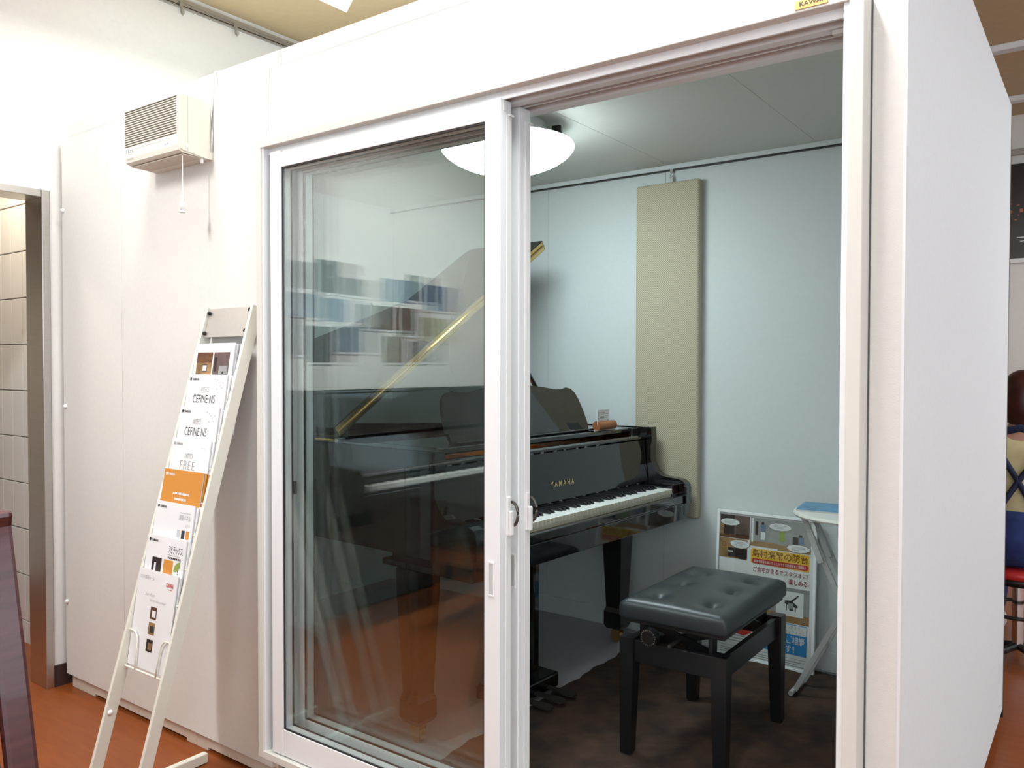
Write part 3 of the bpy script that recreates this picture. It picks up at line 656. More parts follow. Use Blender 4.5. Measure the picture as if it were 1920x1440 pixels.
# 7
t, f, W_, H_ = brochure(6, 'white brochure with a black door and an orange door', 'paper', 0.0045)
logo(f, t); text(f, 'lettering', 'アビテックス', 'ink', t, 0.196, 0.246, wd=0.074, ht=0.024, align='R', bold=-0.002)
bars(f, 'small_print', 'ink', t, [(0.122 + 0.009 * k, 0.230, 0.1285 + 0.009 * k, 0.236) for k in range(8)] + [(0.122, 0.2405, 0.196, 0.2412)] + [(0.182, 0.196 - 0.008 * k, 0.185, 0.201 - 0.008 * k) for k in range(5)])
patch(f, 'door_print', 'photo_dark', t, 0.040, 0.165, 0.092, 0.226); patch(f, 'door_print', 'paper', t, 0.054, 0.165, 0.064, 0.210, 0.0010); patch(f, 'door_print', 'orange', t, 0.104, 0.165, 0.154, 0.226)
patch(f, 'leaf_print', 'leaf_green', t, 0, 0, 0, 0, 0.0012, [(0.160, 0.196), (0.166, 0.214), (0.178, 0.224), (0.192, 0.228), (0.192, 0.214), (0.184, 0.202), (0.172, 0.196)])
spares(6, 2, 'two-door brochure', 'paper', 0.008)
# 8
t, f, W_, H_ = brochure(7, 'white brochure with red logo in the lowest rack pocket', 'paper', 0.004)
text(f, 'lettering', 'カワイ防音ルーム', 'ink_grey', t, 0.012, 0.262, wd=0.076, ht=0.012); text(f, 'lettering', 'KAWAI', 'red', t, 0.192, 0.254, wd=0.036, ht=0.013, align='R', bold=0.03)
bars(f, 'small_print', 'red', t, [(0.166, 0.247, 0.188, 0.249)]); text(f, 'lettering', 'Smart Room', 'ink_grey', t, 0.050, 0.214, wd=0.052, ht=0.010, shear=0.5, bold=-0.012); text(f, 'lettering', 'Variety Sound Hall', 'ink_grey', t, 0.078, 0.198, wd=0.088, ht=0.010, shear=0.5, bold=-0.012)
for k, (zz, m1, m2) in enumerate(((0.150, 'photo_brown', 'paper'), (0.104, 'photo_warm', 'ink'), (0.054, 'photo_dark', 'photo_warm'))):
    patch(f, 'photo', m1, t, 0.090, zz, 0.124, zz + 0.036); patch(f, 'photo', m2, t, 0.100, zz + 0.006, 0.120, zz + 0.026, 0.0010)
spares(7, 1, 'red-logo brochure', 'paper')

# ================================================================== GRAND PIANO
TH = 0.05128
PO = (-1.6368, 0.4233, ZF)
P = thing('grand_piano', 'glossy black grand piano with raised lid inside the booth', 'piano', PO, -TH)
HW = ZF
def L(v, u, w): return Vector((v, u, w - HW))       # v toward the player, u bass to treble, w world height
def pobj(name, bm, m, parent=P, smooth=False):
    return obj(name, bm, m, parent, smooth=smooth, local=True)
UB, UT = -0.105, 1.325
bent = catmull([(-0.09, UT), (-0.35, UT), (-0.56, UT - 0.02), (-0.74, 1.22), (-0.90, 1.07), (-1.05, 0.90), (-1.20, 0.74), (-1.36, 0.60), (-1.50, 0.47), (-1.585, 0.32), (-1.61, 0.14), (-1.59, 0.0), (-1.53, -0.075), (-1.42, UB)], 6)
outer = [(-0.09, UB)][:0] + bent + [(-0.9, UB), (-0.09, UB)]
def offset(poly, dd):
    n = len(poly); out = []
    for i in range(n):
        a = Vector(poly[max(0, i - 1)]); b = Vector(poly[min(n - 1, i + 1)])
        tt = (b - a).normalized(); nn = Vector((tt.y, -tt.x))
        out.append((poly[i][0] + nn.x * dd, poly[i][1] + nn.y * dd))
    return out
inner = offset(outer, -0.042)
cx_, cy_ = -0.7, 0.5
if (Vector(inner[10]) - Vector((cx_, cy_))).length > (Vector(outer[10]) - Vector((cx_, cy_))).length: inner = offset(outer, 0.042)
bm = BM(); RZ0, RZ1 = 0.715, 1.066
ring = []
for pl, z in ((outer, RZ0), (outer, RZ1 - 0.004), (offset(outer, (0.004 if inner == offset(outer, 0.042) else -0.004)), RZ1), (inner, RZ1), (inner, RZ0)):
    ring.append([bm.verts.new(L(a, b, z)) for a, b in pl])
n = len(outer)
for k in range(5):
    a, b = ring[k], ring[(k + 1) % 5]
    for i in range(n - 1): bm.faces.new((a[i], a[i + 1], b[i + 1], b[i]))
bm.faces.new([ring[k][0] for k in range(5)]); bm.faces.new([ring[k][-1] for k in range(5)][::-1])
rim = pobj('rim', bm, 'black')
sb_poly = [(-0.20, inner[0][1])] + [q for q in inner if q[0] < -0.20] + [(-0.20, inner[-1][1])]
bm = BM(); prism(bm, sb_poly, lambda a, b, z: L(a, b, z), 0.86, 0.872); pobj('soundboard', bm, 'soundboard')
plate_poly = [(a, b) for a, b in offset(outer, 0.075 if inner == offset(outer, 0.042) else -0.075) if a < -0.18]
plate_poly = [(-0.18, UT - 0.075)] + plate_poly + [(-0.18, UB + 0.075)]
bm = BM(); prism(bm, plate_poly, lambda a, b, z: L(a, b, z), 0.935, 0.95); ip = pobj('iron_plate', bm, 'copper')
for u in (0.18, 0.48, 0.78, 1.02):
    bm = BM(); prism(bm, [(-0.19, u - 0.014), (-0.19, u + 0.014), (-0.75 - 0.3 * (1.1 - u), u + 0.012 - 0.12), (-0.75 - 0.3 * (1.1 - u), u - 0.012 - 0.12)], lambda a, b, z: L(a, b, z), 0.951, 0.985); pobj('plate_strut', bm, 'copper', ip)
bm = BM(); box(bm, -0.235, -0.185, UB + 0.09, UT - 0.10, 0.951 - HW, 0.975 - HW, 0.006); pobj('plate_flange', bm, 'copper', ip)
bm = BM()
for k in range(60):
    u = 0.02 + k * 0.0195; cyl(bm, L(-0.27 - 0.02 * (k % 3), u, 0.951), L(-0.27 - 0.02 * (k % 3), u, 0.985), 0.0035, seg=6)
tp = pobj('tuning_pins', bm, 'chrome', ip); tp['kind'] = 'stuff'
# cheeks (arms) with their S profile
arm = [(-0.10, 0.69), (-0.10, 1.064), (-0.088, 1.066), (-0.084, 1.007), (-0.093, 0.965), (-0.091, 0.935), (-0.086, 0.912), (-0.073, 0.887), (-0.055, 0.865), (-0.036, 0.853), (-0.010, 0.848), (0.030, 0.846), (0.058, 0.842), (0.076, 0.833), (0.086, 0.820), (0.090, 0.804), (0.090, 0.742), (0.080, 0.738), (0.080, 0.69)]
for u0, u1 in ((UB, UB + 0.045), (UT - 0.045, UT)):
    bm = BM(); prism(bm, arm, lambda a, b, t_: L(a, t_, b), u0, u1); pobj('cheek', bm, 'black')
bm = BM(); box(bm, -0.34, 0.078, UB + 0.046, UT - 0.046, 0.668 - HW, 0.742 - HW, 0.004); box(bm, -0.34, 0.072, UB + 0.002, UT - 0.002, 0.668 - HW, 0.689 - HW, 0.003); pobj('key_bed', bm, 'black')
bm = BM(); box(bm, 0.056, 0.080, UB + 0.047, UT - 0.047, 0.7425 - HW, 0.776 - HW, 0.005); pobj('key_slip', bm, 'black')
for u0, u1 in ((UB + 0.046, -0.003), (1.225, UT - 0.046)):
    bm = BM(); box(bm, -0.095, 0.052, u0, u1, 0.7425 - HW, 0.826 - HW, 0.005); pobj('key_block', bm, 'black')
# keys
KW = 0.0235
bm = BM(); box(bm, -0.11, 0.0500, 0.0005, KW - 0.0005, -0.020, 0.0, 0.0008, 1)
bm.normal_update()
for fc in bm.faces:
    if fc.normal.x > 0.9: fc.material_index = 1
box(bm, 0.0, 0.046, 0.001, KW - 0.001, -0.034, -0.020, mi=1)
bmesh.ops.recalc_face_normals(bm, faces=bm.faces)
wk = bpy.data.meshes.new('white_key'); bm.to_mesh(wk); bm.free(); wk.materials.append(M['ivory']); wk.materials.append(M['key_front'])
for k in range(52): inst('white_key', wk, (0, KW * k, 0.8067 - HW), P)
bm = BM(); prism(bm, [(-0.105, 0.0), (0.0, 0.0), (-0.004, 0.007), (-0.012, 0.0118), (-0.105, 0.0125)], lambda a, b, t_: Vector((a, t_, b)), -0.0052, 0.0052)
bmesh.ops.recalc_face_normals(bm, faces=bm.faces)
bk = bpy.data.meshes.new('black_key'); bm.to_mesh(bk); bm.free(); bk.materials.append(M['key_black'])
for k in range(51):
    if (k % 7) in (0, 2, 3, 5, 6):           # A0 is key 0
        inst('black_key', bk, (0, KW * (k + 1), 0.8067 - HW), P)
# fallboard leaning back, with its top roll
fb = [(-0.104, 0.815), (-0.100, 0.822), (-0.112, 0.90), (-0.120, 1.008), (-0.112, 1.016), (-0.112, 1.024), (-0.122, 1.030), (-0.150, 1.028), (-0.150, 1.016), (-0.135, 1.006), (-0.122, 0.815)]
bm = BM(); prism(bm, fb, lambda a, b, t_: L(a, t_, b), UB + 0.047, UT - 0.047); fo = pobj('fallboard', bm, 'black'); WM[fo.name] = WM[P.name]
# maker's lettering on the fallboard
R3 = Matrix.Rotation(-TH, 3, 'Z')
sl = Vector((-0.008, 0, 0.108)).normalized()
fo_face = Face(WM[P.name] @ L(-0.1085, 0.546, 0.874), R3 @ Vector((0, 1, 0)), R3 @ sl)
text(fo_face, 'lettering', 'Y A M A H A', 'gold', fo, 0.0, 0.0, wd=0.157, ht=0.022, off=0.0012, bold=0.01)
# music shelf and desk
bm = BM(); box(bm, -0.50, -0.165, 0.01, 1.215, 1.040 - HW, 1.0625 - HW, 0.006); pobj('music_shelf', bm, 'black')
for u0, u1 in ((UB + 0.044, 0.008), (1.217, UT - 0.044)):
    bm = BM(); box(bm, -0.50, -0.150, u0, u1, 1.020 - HW, 1.0625 - HW, 0.004); pobj('shelf_slide', bm, 'black')
desk = [(0.150, 0.0), (0.140, 0.04), (0.142, 0.09), (0.150, 0.14), (0.164, 0.172), (0.186, 0.192), (0.222, 0.200), (0.255, 0.193), (0.30, 0.192), (0.40, 0.206), (0.50, 0.215), (0.585, 0.218), (0.67, 0.215), (0.77, 0.206), (0.87, 0.192), (0.915, 0.193), (0.948, 0.200), (0.984, 0.192), (1.004, 0.172), (1.016, 0.14), (1.024, 0.09), (1.026, 0.04), (1.020, 0.0)]
da = math.radians(22)
bm = BM(); prism(bm, desk, lambda a, b, t_: L(-0.25 - b * math.sin(da) - t_ * math.cos(da), a, 1.0635 + b * math.cos(da) - t_ * math.sin(da)), 0.0, 0.015); md = pobj('music_desk', bm, 'black')
bm = BM(); box(bm, -0.252, -0.215, 0.16, 1.01, 1.0635 - HW, 1.071 - HW, 0.003); pobj('desk_ledge', bm, 'black', md)
for u in (0.35, 0.82):
    bm = BM(); cyl(bm, L(-0.30, u, 1.16), L(-0.42, u, 1.066), 0.006, seg=8); pobj('desk_prop', bm, 'black', md)
# lid: main leaf on the spine hinge, front leaf folded back on top
PHI = math.radians(33.4); HU, HZ_ = UB + 0.004, 1.083
def lidp(v, s, t_): return L(v, HU + s * math.cos(PHI) - t_ * math.sin(PHI), HZ_ + s * math.sin(PHI) + t_ * math.cos(PHI))
VF = -0.572
out2 = [(a, b) for a, b in offset(outer, -0.012 if inner == offset(outer, 0.042) else 0.012) if a < VF]
lid_poly = [(VF, 1.47)] + [(a, max(0.0, (b - HU) * 1.03)) for a, b in out2] + [(VF, 0.0)]
bm = BM(); prism(bm, lid_poly, lidp, 0.0, 0.021); lid = pobj('lid', bm, 'black')
flap = [(VF, 0.0), (VF, 1.47), (VF - 0.43, 1.47), (VF - 0.455, 1.45), (VF - 0.46, 1.42), (VF - 0.46, 0.0)]
bm = BM(); prism(bm, flap, lidp, 0.024, 0.045); pobj('folded_lid_flap', bm, 'black')
bm = BM(); prism(bm, [(VF + 0.0035, 0.005), (VF + 0.0035, 1.462), (VF + 0.0005, 1.462), (VF + 0.0005, 0.005)], lidp, 0.003, 0.042); hg = pobj('brass_hinge', bm, 'brass', lid)
bm = BM(); c0 = [lidp(VF + 0.006, 0.005, 0.0225), lidp(VF + 0.006, 1.462, 0.0225)]; cyl(bm, c0[0], c0[1], 0.004, seg=10); pobj('hinge_pin', bm, 'brass', hg, smooth=True)
bm = BM(); cyl(bm, L(VF - 0.02, UB - 0.002, 1.074), L(-1.40, UB - 0.002, 1.074), 0.006, seg=10); pobj('spine_hinge', bm, 'brass', lid, smooth=True)
bm = BM(); box(bm, VF - 0.012, VF + 0.004, UB - 0.006, UB + 0.03, 1.067 - HW, 1.0815 - HW, 0.002); pobj('hinge_knuckle', bm, 'chrome', lid)
# lid prop
bm = BM(); ptop = lidp(-0.80, 1.20, -0.012); obase = L(-0.585, 1.235, 1.062)
cyl(bm, obase, ptop, 0.0115, 0.0095, seg=12); pobj('lid_prop', bm, 'black', smooth=True)
# legs with brass casters
def leg(v, u):
    bm = BM()
    def sq(w, r): return [bm.verts.new(L(v + a * r, u + b * r, w)) for a, b in ((-1, -1), (1, -1), (1, 1), (-1, 1))]
    prof = [(0.7145 if v < -0.5 else 0.667, 0.052), (0.60, 0.051), (0.26, 0.037), (0.245, 0.037), (0.225, 0.044), (0.165, 0.044), (0.148, 0.036)]
    rs = [sq(*q) for q in prof]
    for a, b in zip(rs, rs[1:]):
        for k in range(4): bm.faces.new((a[k], a[(k + 1) % 4], b[(k + 1) % 4], b[k]))
    bm.faces.new(rs[0]); bm.faces.new(rs[-1][::-1])
    lg = pobj('leg', bm, 'black')
    bm = BM(); cyl(bm, L(v, u, 0.135), L(v, u, 0.149), 0.022, seg=16); box(bm, v - 0.020, v + 0.020, u - 0.019, u - 0.015, 0.094 - HW, 0.136 - HW); box(bm, v - 0.020, v + 0.020, u + 0.015, u + 0.019, 0.094 - HW, 0.136 - HW); pobj('caster_fork', bm, 'brass', lg)
    bm = BM(); cyl(bm, L(v, u - 0.014, 0.1052), L(v, u + 0.014, 0.1052), 0.025, seg=20); pobj('caster_wheel', bm, 'brass', lg, smooth=False)
leg(-0.215, -0.055); leg(-0.222, 1.215); leg(-1.36, 0.20)
# pedal lyre
LU = 0.445
bm = BM(); box(bm, -0.235, -0.175, LU - 0.12, LU - 0.085, 0.155 - HW, 0.667 - HW, 0.006); box(bm, -0.235, -0.175, LU + 0.085, LU + 0.12, 0.155 - HW, 0.667 - HW, 0.006); ly = pobj('pedal_lyre', bm, 'black')
bm = BM(); box(bm, -0.27, -0.10, LU - 0.15, LU + 0.15, 0.098 - HW, 0.1545 - HW, 0.008); pobj('pedal_box', bm, 'black', ly)
for k in (-1, 0, 1):
    bm = BM(); prism(bm, catmull([(-0.099, -0.012), (-0.06, -0.012), (-0.02, -0.021), (0.02, -0.018), (0.03, 0.0), (0.02, 0.018), (-0.02, 0.021), (-0.06, 0.012), (-0.099, 0.012)], 4), lambda a, b, z: L(a, LU + k * 0.075 + b, z + 0.10 * 0), 0.112, 0.119); pobj('pedal', bm, 'dark_metal', ly)

# price card in a slotted wooden holder, on the music shelf
hm = WM[P.name]
t = thing('price_card_holder', 'split wooden cylinder holding a price card on the piano', 'card holder', hm @ L(-0.19, 1.06, 1.0625), -TH)
def hl(v, u, w): return hm @ L(v, u, w)
bm = BM()
R0 = 0.0205; cw = 1.083
pl = [(R0 * math.cos(a), R0 * math.sin(a)) for a in [math.radians(100 + 340 * k / 28) for k in range(29)]]
pl = [(x, max(y, -0.0195)) for x, y in pl] + [(0.0035, 0.002), (-0.0035, 0.002)]
prism(bm, pl, lambda a, b, q: hl(-0.19 + a, q, cw + b), 0.988, 1.122)
obj('wooden_holder', bm, 'wood', t)
bm = BM()
box(bm, -0.1912, -0.1888, 0.992, 1.088, 1.0865, 1.152)
bm.transform(hm @ Matrix.Translation((0, 0, -HW))); pc = obj('price_card', bm, 'paper', t)
f = Face(hl(-0.1888, 0.992, 1.0865), R3 @ Vector((0, 1, 0)), (0, 0, 1))
bars(f, 'small_print', 'ink_grey', pc, [(0.024, 0.052, 0.060, 0.055), (0.024, 0.046, 0.056, 0.048), (0.022, 0.028, 0.056, 0.037), (0.064, 0.046, 0.086, 0.049), (0.064, 0.038, 0.084, 0.040), (0.064, 0.030, 0.082, 0.034), (0.022, 0.020, 0.042, 0.022), (0.080, 0.017, 0.090, 0.021), (0.022, 0.060, 0.086, 0.0615)])
bars(f, 'marks', 'ink', pc, [(0.010, 0.036, 0.0125, 0.057), (0.006, 0.027, 0.014, 0.030), (0.007, 0.021, 0.014, 0.023)])

# ================================================================== PIANO BENCH
BX0, BX1, BY0, BY1 = -1.258, -0.905, 0.690, 1.242
BZ = 0.600
bc = ((BX0 + BX1) / 2, (BY0 + BY1) / 2, 0.094)
t = thing('piano_bench', 'black adjustable piano bench with buttoned leather seat', 'bench', bc)
nx, ny = 30, 46
bm = BM(); g = []
btn = [(0.245, 0.18), (0.245, 0.50), (0.245, 0.80), (0.755, 0.18), (0.755, 0.50), (0.755, 0.80)]
def seat_z(a, b):
    z = 0.0
    e_ = min(a * 0.342, (1 - a) * 0.342, b * 0.552, (1 - b) * 0.552)
    z += -0.012 * max(0, 1 - e_ / 0.022) ** 2
    z += 0.010 * (1 - (2 * a - 1) ** 2) * (1 - (2 * b - 1) ** 4)
    for p_, q_ in btn:
        dx, dy = (a - p_) * 0.342, (b - q_) * 0.552; r2 = dx * dx + dy * dy
        z -= 0.015 * math.exp(-r2 / 0.00025) + 0.012 * math.exp(-r2 / 0.0016)
    return z
for i in range(nx + 1):
    row = []
    for k in range(ny + 1):
        a = i / nx; b = k / ny
        row.append(bm.verts.new((BX0 + (BX1 - BX0) * a, BY0 + (BY1 - BY0) * b, BZ - 0.006 + seat_z(a, b))))
    g.append(row)
for i in range(nx):
    for k in range(ny): bm.faces.new((g[i][k], g[i + 1][k], g[i + 1][k + 1], g[i][k + 1]))
loop = [g[i][0] for i in range(nx)] + [g[nx][k] for k in range(ny)] + [g[i][ny] for i in range(nx, 0, -1)] + [g[0][k] for k in range(ny, 0, -1)]
def ringdown(prev, ex, z):
    out = []
    for v in prev:
        x = v.co.x; y = v.co.y
        cx, cy = bc[0], bc[1]
        x2 = x + (ex if x > cx + 0.15 else -ex if x < cx - 0.15 else 0); y2 = y + (ex if y > cy + 0.26 else -ex if y < cy - 0.26 else 0)
        out.append(bm.verts.new((x2, y2, z)))
    for i in range(len(prev)):
        j = (i + 1) % len(prev); bm.faces.new((prev[i], prev[j], out[j], out[i]))
    return out
r1 = ringdown(loop, 0.003, BZ - 0.030); r2 = ringdown(r1, 0.0, BZ - 0.060); r3 = ringdown(r2, -0.004, BZ - 0.068)
bm.faces.new(r3)
seat = obj('seat_cushion', bm, 'leather', t, smooth=True); WM[seat.name] = WM[t.name]
for p_, q_ in btn:
    bm = BM(); x = BX0 + (BX1 - BX0) * p_; y = BY0 + (BY1 - BY0) * q_
    bmesh.ops.create_uvsphere(bm, u_segments=12, v_segments=8, radius=0.010, matrix=Matrix.Translation((x, y, BZ - 0.006 + seat_z(p_, q_) + 0.001)) @ Matrix.Diagonal((1, 1, 0.45, 1))); obj('button', bm, 'leather', seat, smooth=True)
obj('seat_base', box(BM(), BX0 + 0.006, BX1 - 0.006, BY0 + 0.006, BY1 - 0.006, BZ - 0.080, BZ - 0.0685, 0.002), 'bench_black', t)
FZ = 0.470
for x0, x1, y0, y1 in ((BX0 + 0.03, BX1 - 0.03, BY0 + 0.012, BY0 + 0.030), (BX0 + 0.03, BX1 - 0.03, BY1 - 0.030, BY1 - 0.012), (BX0 + 0.012, BX0 + 0.030, BY0 + 0.03, BY1 - 0.03), (BX1 - 0.030, BX1 - 0.012, BY0 + 0.03, BY1 - 0.03)):
    obj('apron', box(BM(), x0, x1, y0, y1, FZ - 0.075, FZ - 0.006, 0.002), 'bench_black', t)
for x, sx in ((BX0 + 0.022, -1), (BX1 - 0.022, 1)):
    for y, sy in ((BY0 + 0.022, -1), (BY1 - 0.022, 1)):
        bm = BM()
        def sq2(z, r, o): return [bm.verts.new((x + sx * o + a * r, y + sy * o + b * r, z)) for a, b in ((-1, -1), (1, -1), (1, 1), (-1, 1))]
        rs = [sq2(FZ, 0.024, 0.0), sq2(FZ - 0.09, 0.024, 0.0), sq2(0.094, 0.018, 0.004)]
        for a, b in zip(rs, rs[1:]):
            for k in range(4): bm.faces.new((a[k], a[(k + 1) % 4], b[(k + 1) % 4], b[k]))
        bm.faces.new(rs[0]); bm.faces.new(rs[-1][::-1]); obj('leg', bm, 'bench_black', t)
# lifting scissor and knobs
for y in (BY0 + 0.085, BY1 - 0.085):
    bm = BM()
    for s in (-1, 1):
        obox(bm, Vector((bc[0] + 0.0, y + s * 0.006, 0.475)), Vector((math.cos(s * 0.28), 0, math.sin(s * 0.28))), Vector((0, 1, 0)), Vector((-math.sin(s * 0.28), 0, math.cos(s * 0.28))), 0.125, 0.004, 0.012)
    obj('scissor_link', bm, 'bench_black', t)
bm = BM(); cyl(bm, (bc[0], BY0 - 0.012, 0.475), (bc[0], BY1 + 0.012, 0.475), 0.006, seg=10); obj('lift_screw', bm, 'dark_metal', t)
for x, y in ((BX0 + 0.06, BY0 + 0.05), (BX1 - 0.06, BY0 + 0.05), (BX0 + 0.06, BY1 - 0.05), (BX1 - 0.06, BY1 - 0.05)):
    bm = BM(); box(bm, x - 0.006, x + 0.006, y - 0.02, y + 0.02, 0.425, BZ - 0.0805, 0.001); obj('lift_post', bm, 'bench_black', t)
for y0, y1 in ((BY0 - 0.040, BY0 - 0.012), (BY1 + 0.012, BY1 + 0.040)):
    xk = BX0 + 0.118
    bm = BM(); cyl(bm, (xk, y0, 0.497), (xk, y1, 0.497), 0.027, 0.027, seg=24); kn = obj('height_knob', bm, 'bench_black', t); WM[kn.name] = WM[t.name]
    bm = BM()
    yy = y0 - 0.0005 if y0 < bc[1] - 0.2 else y1 + 0.0005
    for k in range(20):
        a = 2 * math.pi * k / 20; bmesh.ops.create_uvsphere(bm, u_segments=6, v_segments=4, radius=0.003, matrix=Matrix.Translation((xk + 0.023 * math.cos(a), yy, 0.497 + 0.023 * math.sin(a))))
    obj('knob_ring', bm, 'dark_metal', kn, smooth=True)

# ================================================================== RUG
bm = BM(); rx, ry = 56, 72; gx0, gx1, gy0, gy1 = -1.712, -0.425, 0.135, 1.815; g = []
for i in range(rx + 1):
    row = []
    for k in range(ry + 1):
        x = gx0 + (gx1 - gx0) * i / rx; y = gy0 + (gy1 - gy0) * k / ry
        if i == 0: x += 0.006 * math.sin(y * 23) + 0.004 * math.sin(y * 61)
        edge = i in (0, rx) or k in (0, ry)
        row.append(bm.verts.new((x, y, 0.081 if edge else 0.0905 + random.uniform(-0.0025, 0.0030))))
    g.append(row)
for i in range(rx):
    for k in range(ry): bm.faces.new((g[i][k], g[i + 1][k], g[i + 1][k + 1], g[i][k + 1]))
tag(obj('shag_rug', bm, 'rug', base=(-1.07, 0.97, ZF), smooth=True), 'dark brown shag rug under the piano bench', 'rug')

# ================================================================== ACOUSTIC PANEL ON THE REAR WALL
t = thing('acoustic_panel', 'tall beige woven acoustic panel hanging on the rear booth wall', 'acoustic panel', (-1.635, 1.83, 0.655))
pm = obj('cloth_pad', box(BM(), -1.791, -1.477, 1.800, 1.849, 0.655, 2.180, 0.012, 3), 'panel', t, smooth=False)
bm = BM(); tube(bm, [(-1.627, 1.836, 2.244), (-1.627, 1.834, 2.225), (-1.630, 1.830, 2.214), (-1.626, 1.826, 2.205), (-1.620, 1.830, 2.212)], 0.003)
box(bm, -1.634, -1.620, 1.832, 1.838, 2.228, 2.250, 0.001); obj('hanger_hook', bm, 'chrome', t)
bm = BM(); box(bm, -1.634, -1.618, 1.828, 1.832, 2.176, 2.209, 0.001); obj('hanger_tab', bm, 'chrome', t)

# ================================================================== FRAMED POSTER LEANING ON THE REAR WALL
pb = Vector((-1.378, 1.752, 0.086)); prr = Vector((0.999, -0.030, 0)).normalized(); pu = Vector((-0.01, 0.072, 0.640)).normalized()
PW, PH = 0.434, 0.628
f = Face(pb, prr, pu)
t = thing('framed_poster', 'white framed advertising poster leaning against the rear booth wall', 'poster', tuple(f.p(PW / 2, 0)))
def fbox(name, x0, y0, x1, y1, d0, d1, m, parent, bev=0.0):
    bm = BM(); obox(bm, f.p((x0 + x1) / 2, (y0 + y1) / 2, (d0 + d1) / 2), f.r, f.u, f.n, (x1 - x0) / 2, (y1 - y0) / 2, (d1 - d0) / 2, bev); return obj(name, bm, m, parent)
fw = 0.012
fbox('frame_bar', 0, 0, fw, PH, -0.012, 0.004, 'alu_white', t, 0.0015); fbox('frame_bar', PW - fw, 0, PW, PH, -0.012, 0.004, 'alu_white', t, 0.0015)
fbox('frame_bar', fw, 0, PW - fw, fw, -0.012, 0.004, 'alu_white', t, 0.0015); fbox('frame_bar', fw, PH - fw, PW - fw, PH, -0.012, 0.004, 'alu_white', t, 0.0015)
sheet = fbox('printed_sheet', fw, fw, PW - fw, PH - fw, -0.010, -0.004, 'paper', t); WM[sheet.name] = WM[t.name]
fbox('acrylic_cover', fw, fw, PW - fw, PH - fw, 0.0, 0.001, 'acrylic', t)
OFF = -0.0034
class SheetFace(Face):
    # printed layout: rows of the sheet at their measured heights
    K = [(0, 0), (0.048, 0.052), (0.056, 0.066), (0.146, 0.188), (0.150, 0.192), (0.284, 0.335), (0.295, 0.348), (0.330, 0.380), (0.356, 0.402), (0.366, 0.408), (0.438, 0.480), (0.445, 0.487), (0.608, 0.608), (0.628, 0.628)]
    def p(s, a, b, off=0.0):
        for (b0, c0), (b1, c1) in zip(s.K, s.K[1:]):
            if b <= b1: b = c0 + (c1 - c0) * (b - b0) / (b1 - b0); break
        return s.o + s.r * (a * 1.0345) + s.u * b + s.n * off
f = SheetFace(pb, prr, pu)
def pp(name, m, x0, y0, x1, y1, k=0): return patch(f, name, m, sheet, x0, y0, x1, y1, OFF + 0.0003 * k)
# photographs on the upper part
pp('photo_print', 'photo_dark', 0.013, 0.475, 0.142, 0.608); pp('photo_print', 'photo_pink', 0.075, 0.500, 0.142, 0.608, 1); pp('photo_print', 'photo_brown', 0.013, 0.475, 0.142, 0.496, 1); pp('photo_print', 'photo_warm', 0.013, 0.492, 0.030, 0.560, 2)
pp('photo_print', 'photo_grey', 0.146, 0.445, 0.262, 0.608); pp('photo_print', 'floor_print', 0.146, 0.445, 0.262, 0.474, 1); pp('photo_print', 'paper', 0.150, 0.468, 0.158, 0.604, 2); pp('photo_print', 'photo_dark', 0.166, 0.510, 0.178, 0.588, 2)
pp('figure_print', 'blue_soft', 0.188, 0.530, 0.210, 0.572, 2); pp('figure_print', 'paper', 0.190, 0.486, 0.207, 0.530, 2); pp('figure_print', 'photo_dark', 0.192, 0.572, 0.203, 0.586, 2)
pp('photo_print', 'photo_grey', 0.262, 0.445, 0.395, 0.608); pp('photo_print', 'floor_print', 0.262, 0.440, 0.395, 0.468, 1); pp('photo_print', 'leaf_green', 0.268, 0.490, 0.290, 0.545, 2); pp('photo_print', 'photo_dark', 0.322, 0.478, 0.360, 0.524, 2); pp('figure_print', 'blue_soft', 0.345, 0.486, 0.368, 0.526, 3); pp('figure_print', 'photo_dark', 0.348, 0.526, 0.360, 0.540, 3)
pp('photo_print', 'floor_print', 0.013, 0.380, 0.134, 0.472); pp('photo_print', 'photo_warm', 0.013, 0.385, 0.050, 0.466, 1); pp('photo_print', 'brown_print', 0.024, 0.428, 0.040, 0.448, 2); pp('photo_print', 'photo_warm', 0.027, 0.431, 0.037, 0.445, 3); pp('photo_print', 'photo_dark', 0.050, 0.385, 0.134, 0.425, 1); pp('photo_print', 'photo_dark', 0.098, 0.380, 0.128, 0.432, 2); pp('photo_print', 'paper', 0.050, 0.406, 0.072, 0.412, 3)
def cloud(cx, cy, rx_, ry_):
    for m, e, k in (('ink', 0.0012, 4), ('paper', 0.0, 5)):
        pts = []
        for q in range(72):
            a = 2 * math.pi * q / 72; s = 1 + 0.07 * abs(math.sin(5.5 * a))
            pts.append((cx + (rx_ * s + e) * math.cos(a), cy + (ry_ * s + e) * math.sin(a)))
        patch(f, 'speech_cloud', m, sheet, 0, 0, 0, 0, OFF + 0.0003 * k, pts)
    bars(f, 'small_print', 'ink_light', sheet, [(cx - rx_ * 0.62, cy + ry_ * q - 0.0022, cx + rx_ * w_, cy + ry_ * q + 0.0022) for q, w_ in ((0.4, 0.6), (0.0, 0.62), (-0.4, 0.3))], OFF + 0.0003 * 6)
cloud(0.056, 0.566, 0.040, 0.019); cloud(0.270, 0.570, 0.044, 0.020); cloud(0.102, 0.446, 0.040, 0.019); cloud(0.346, 0.462, 0.044, 0.020)
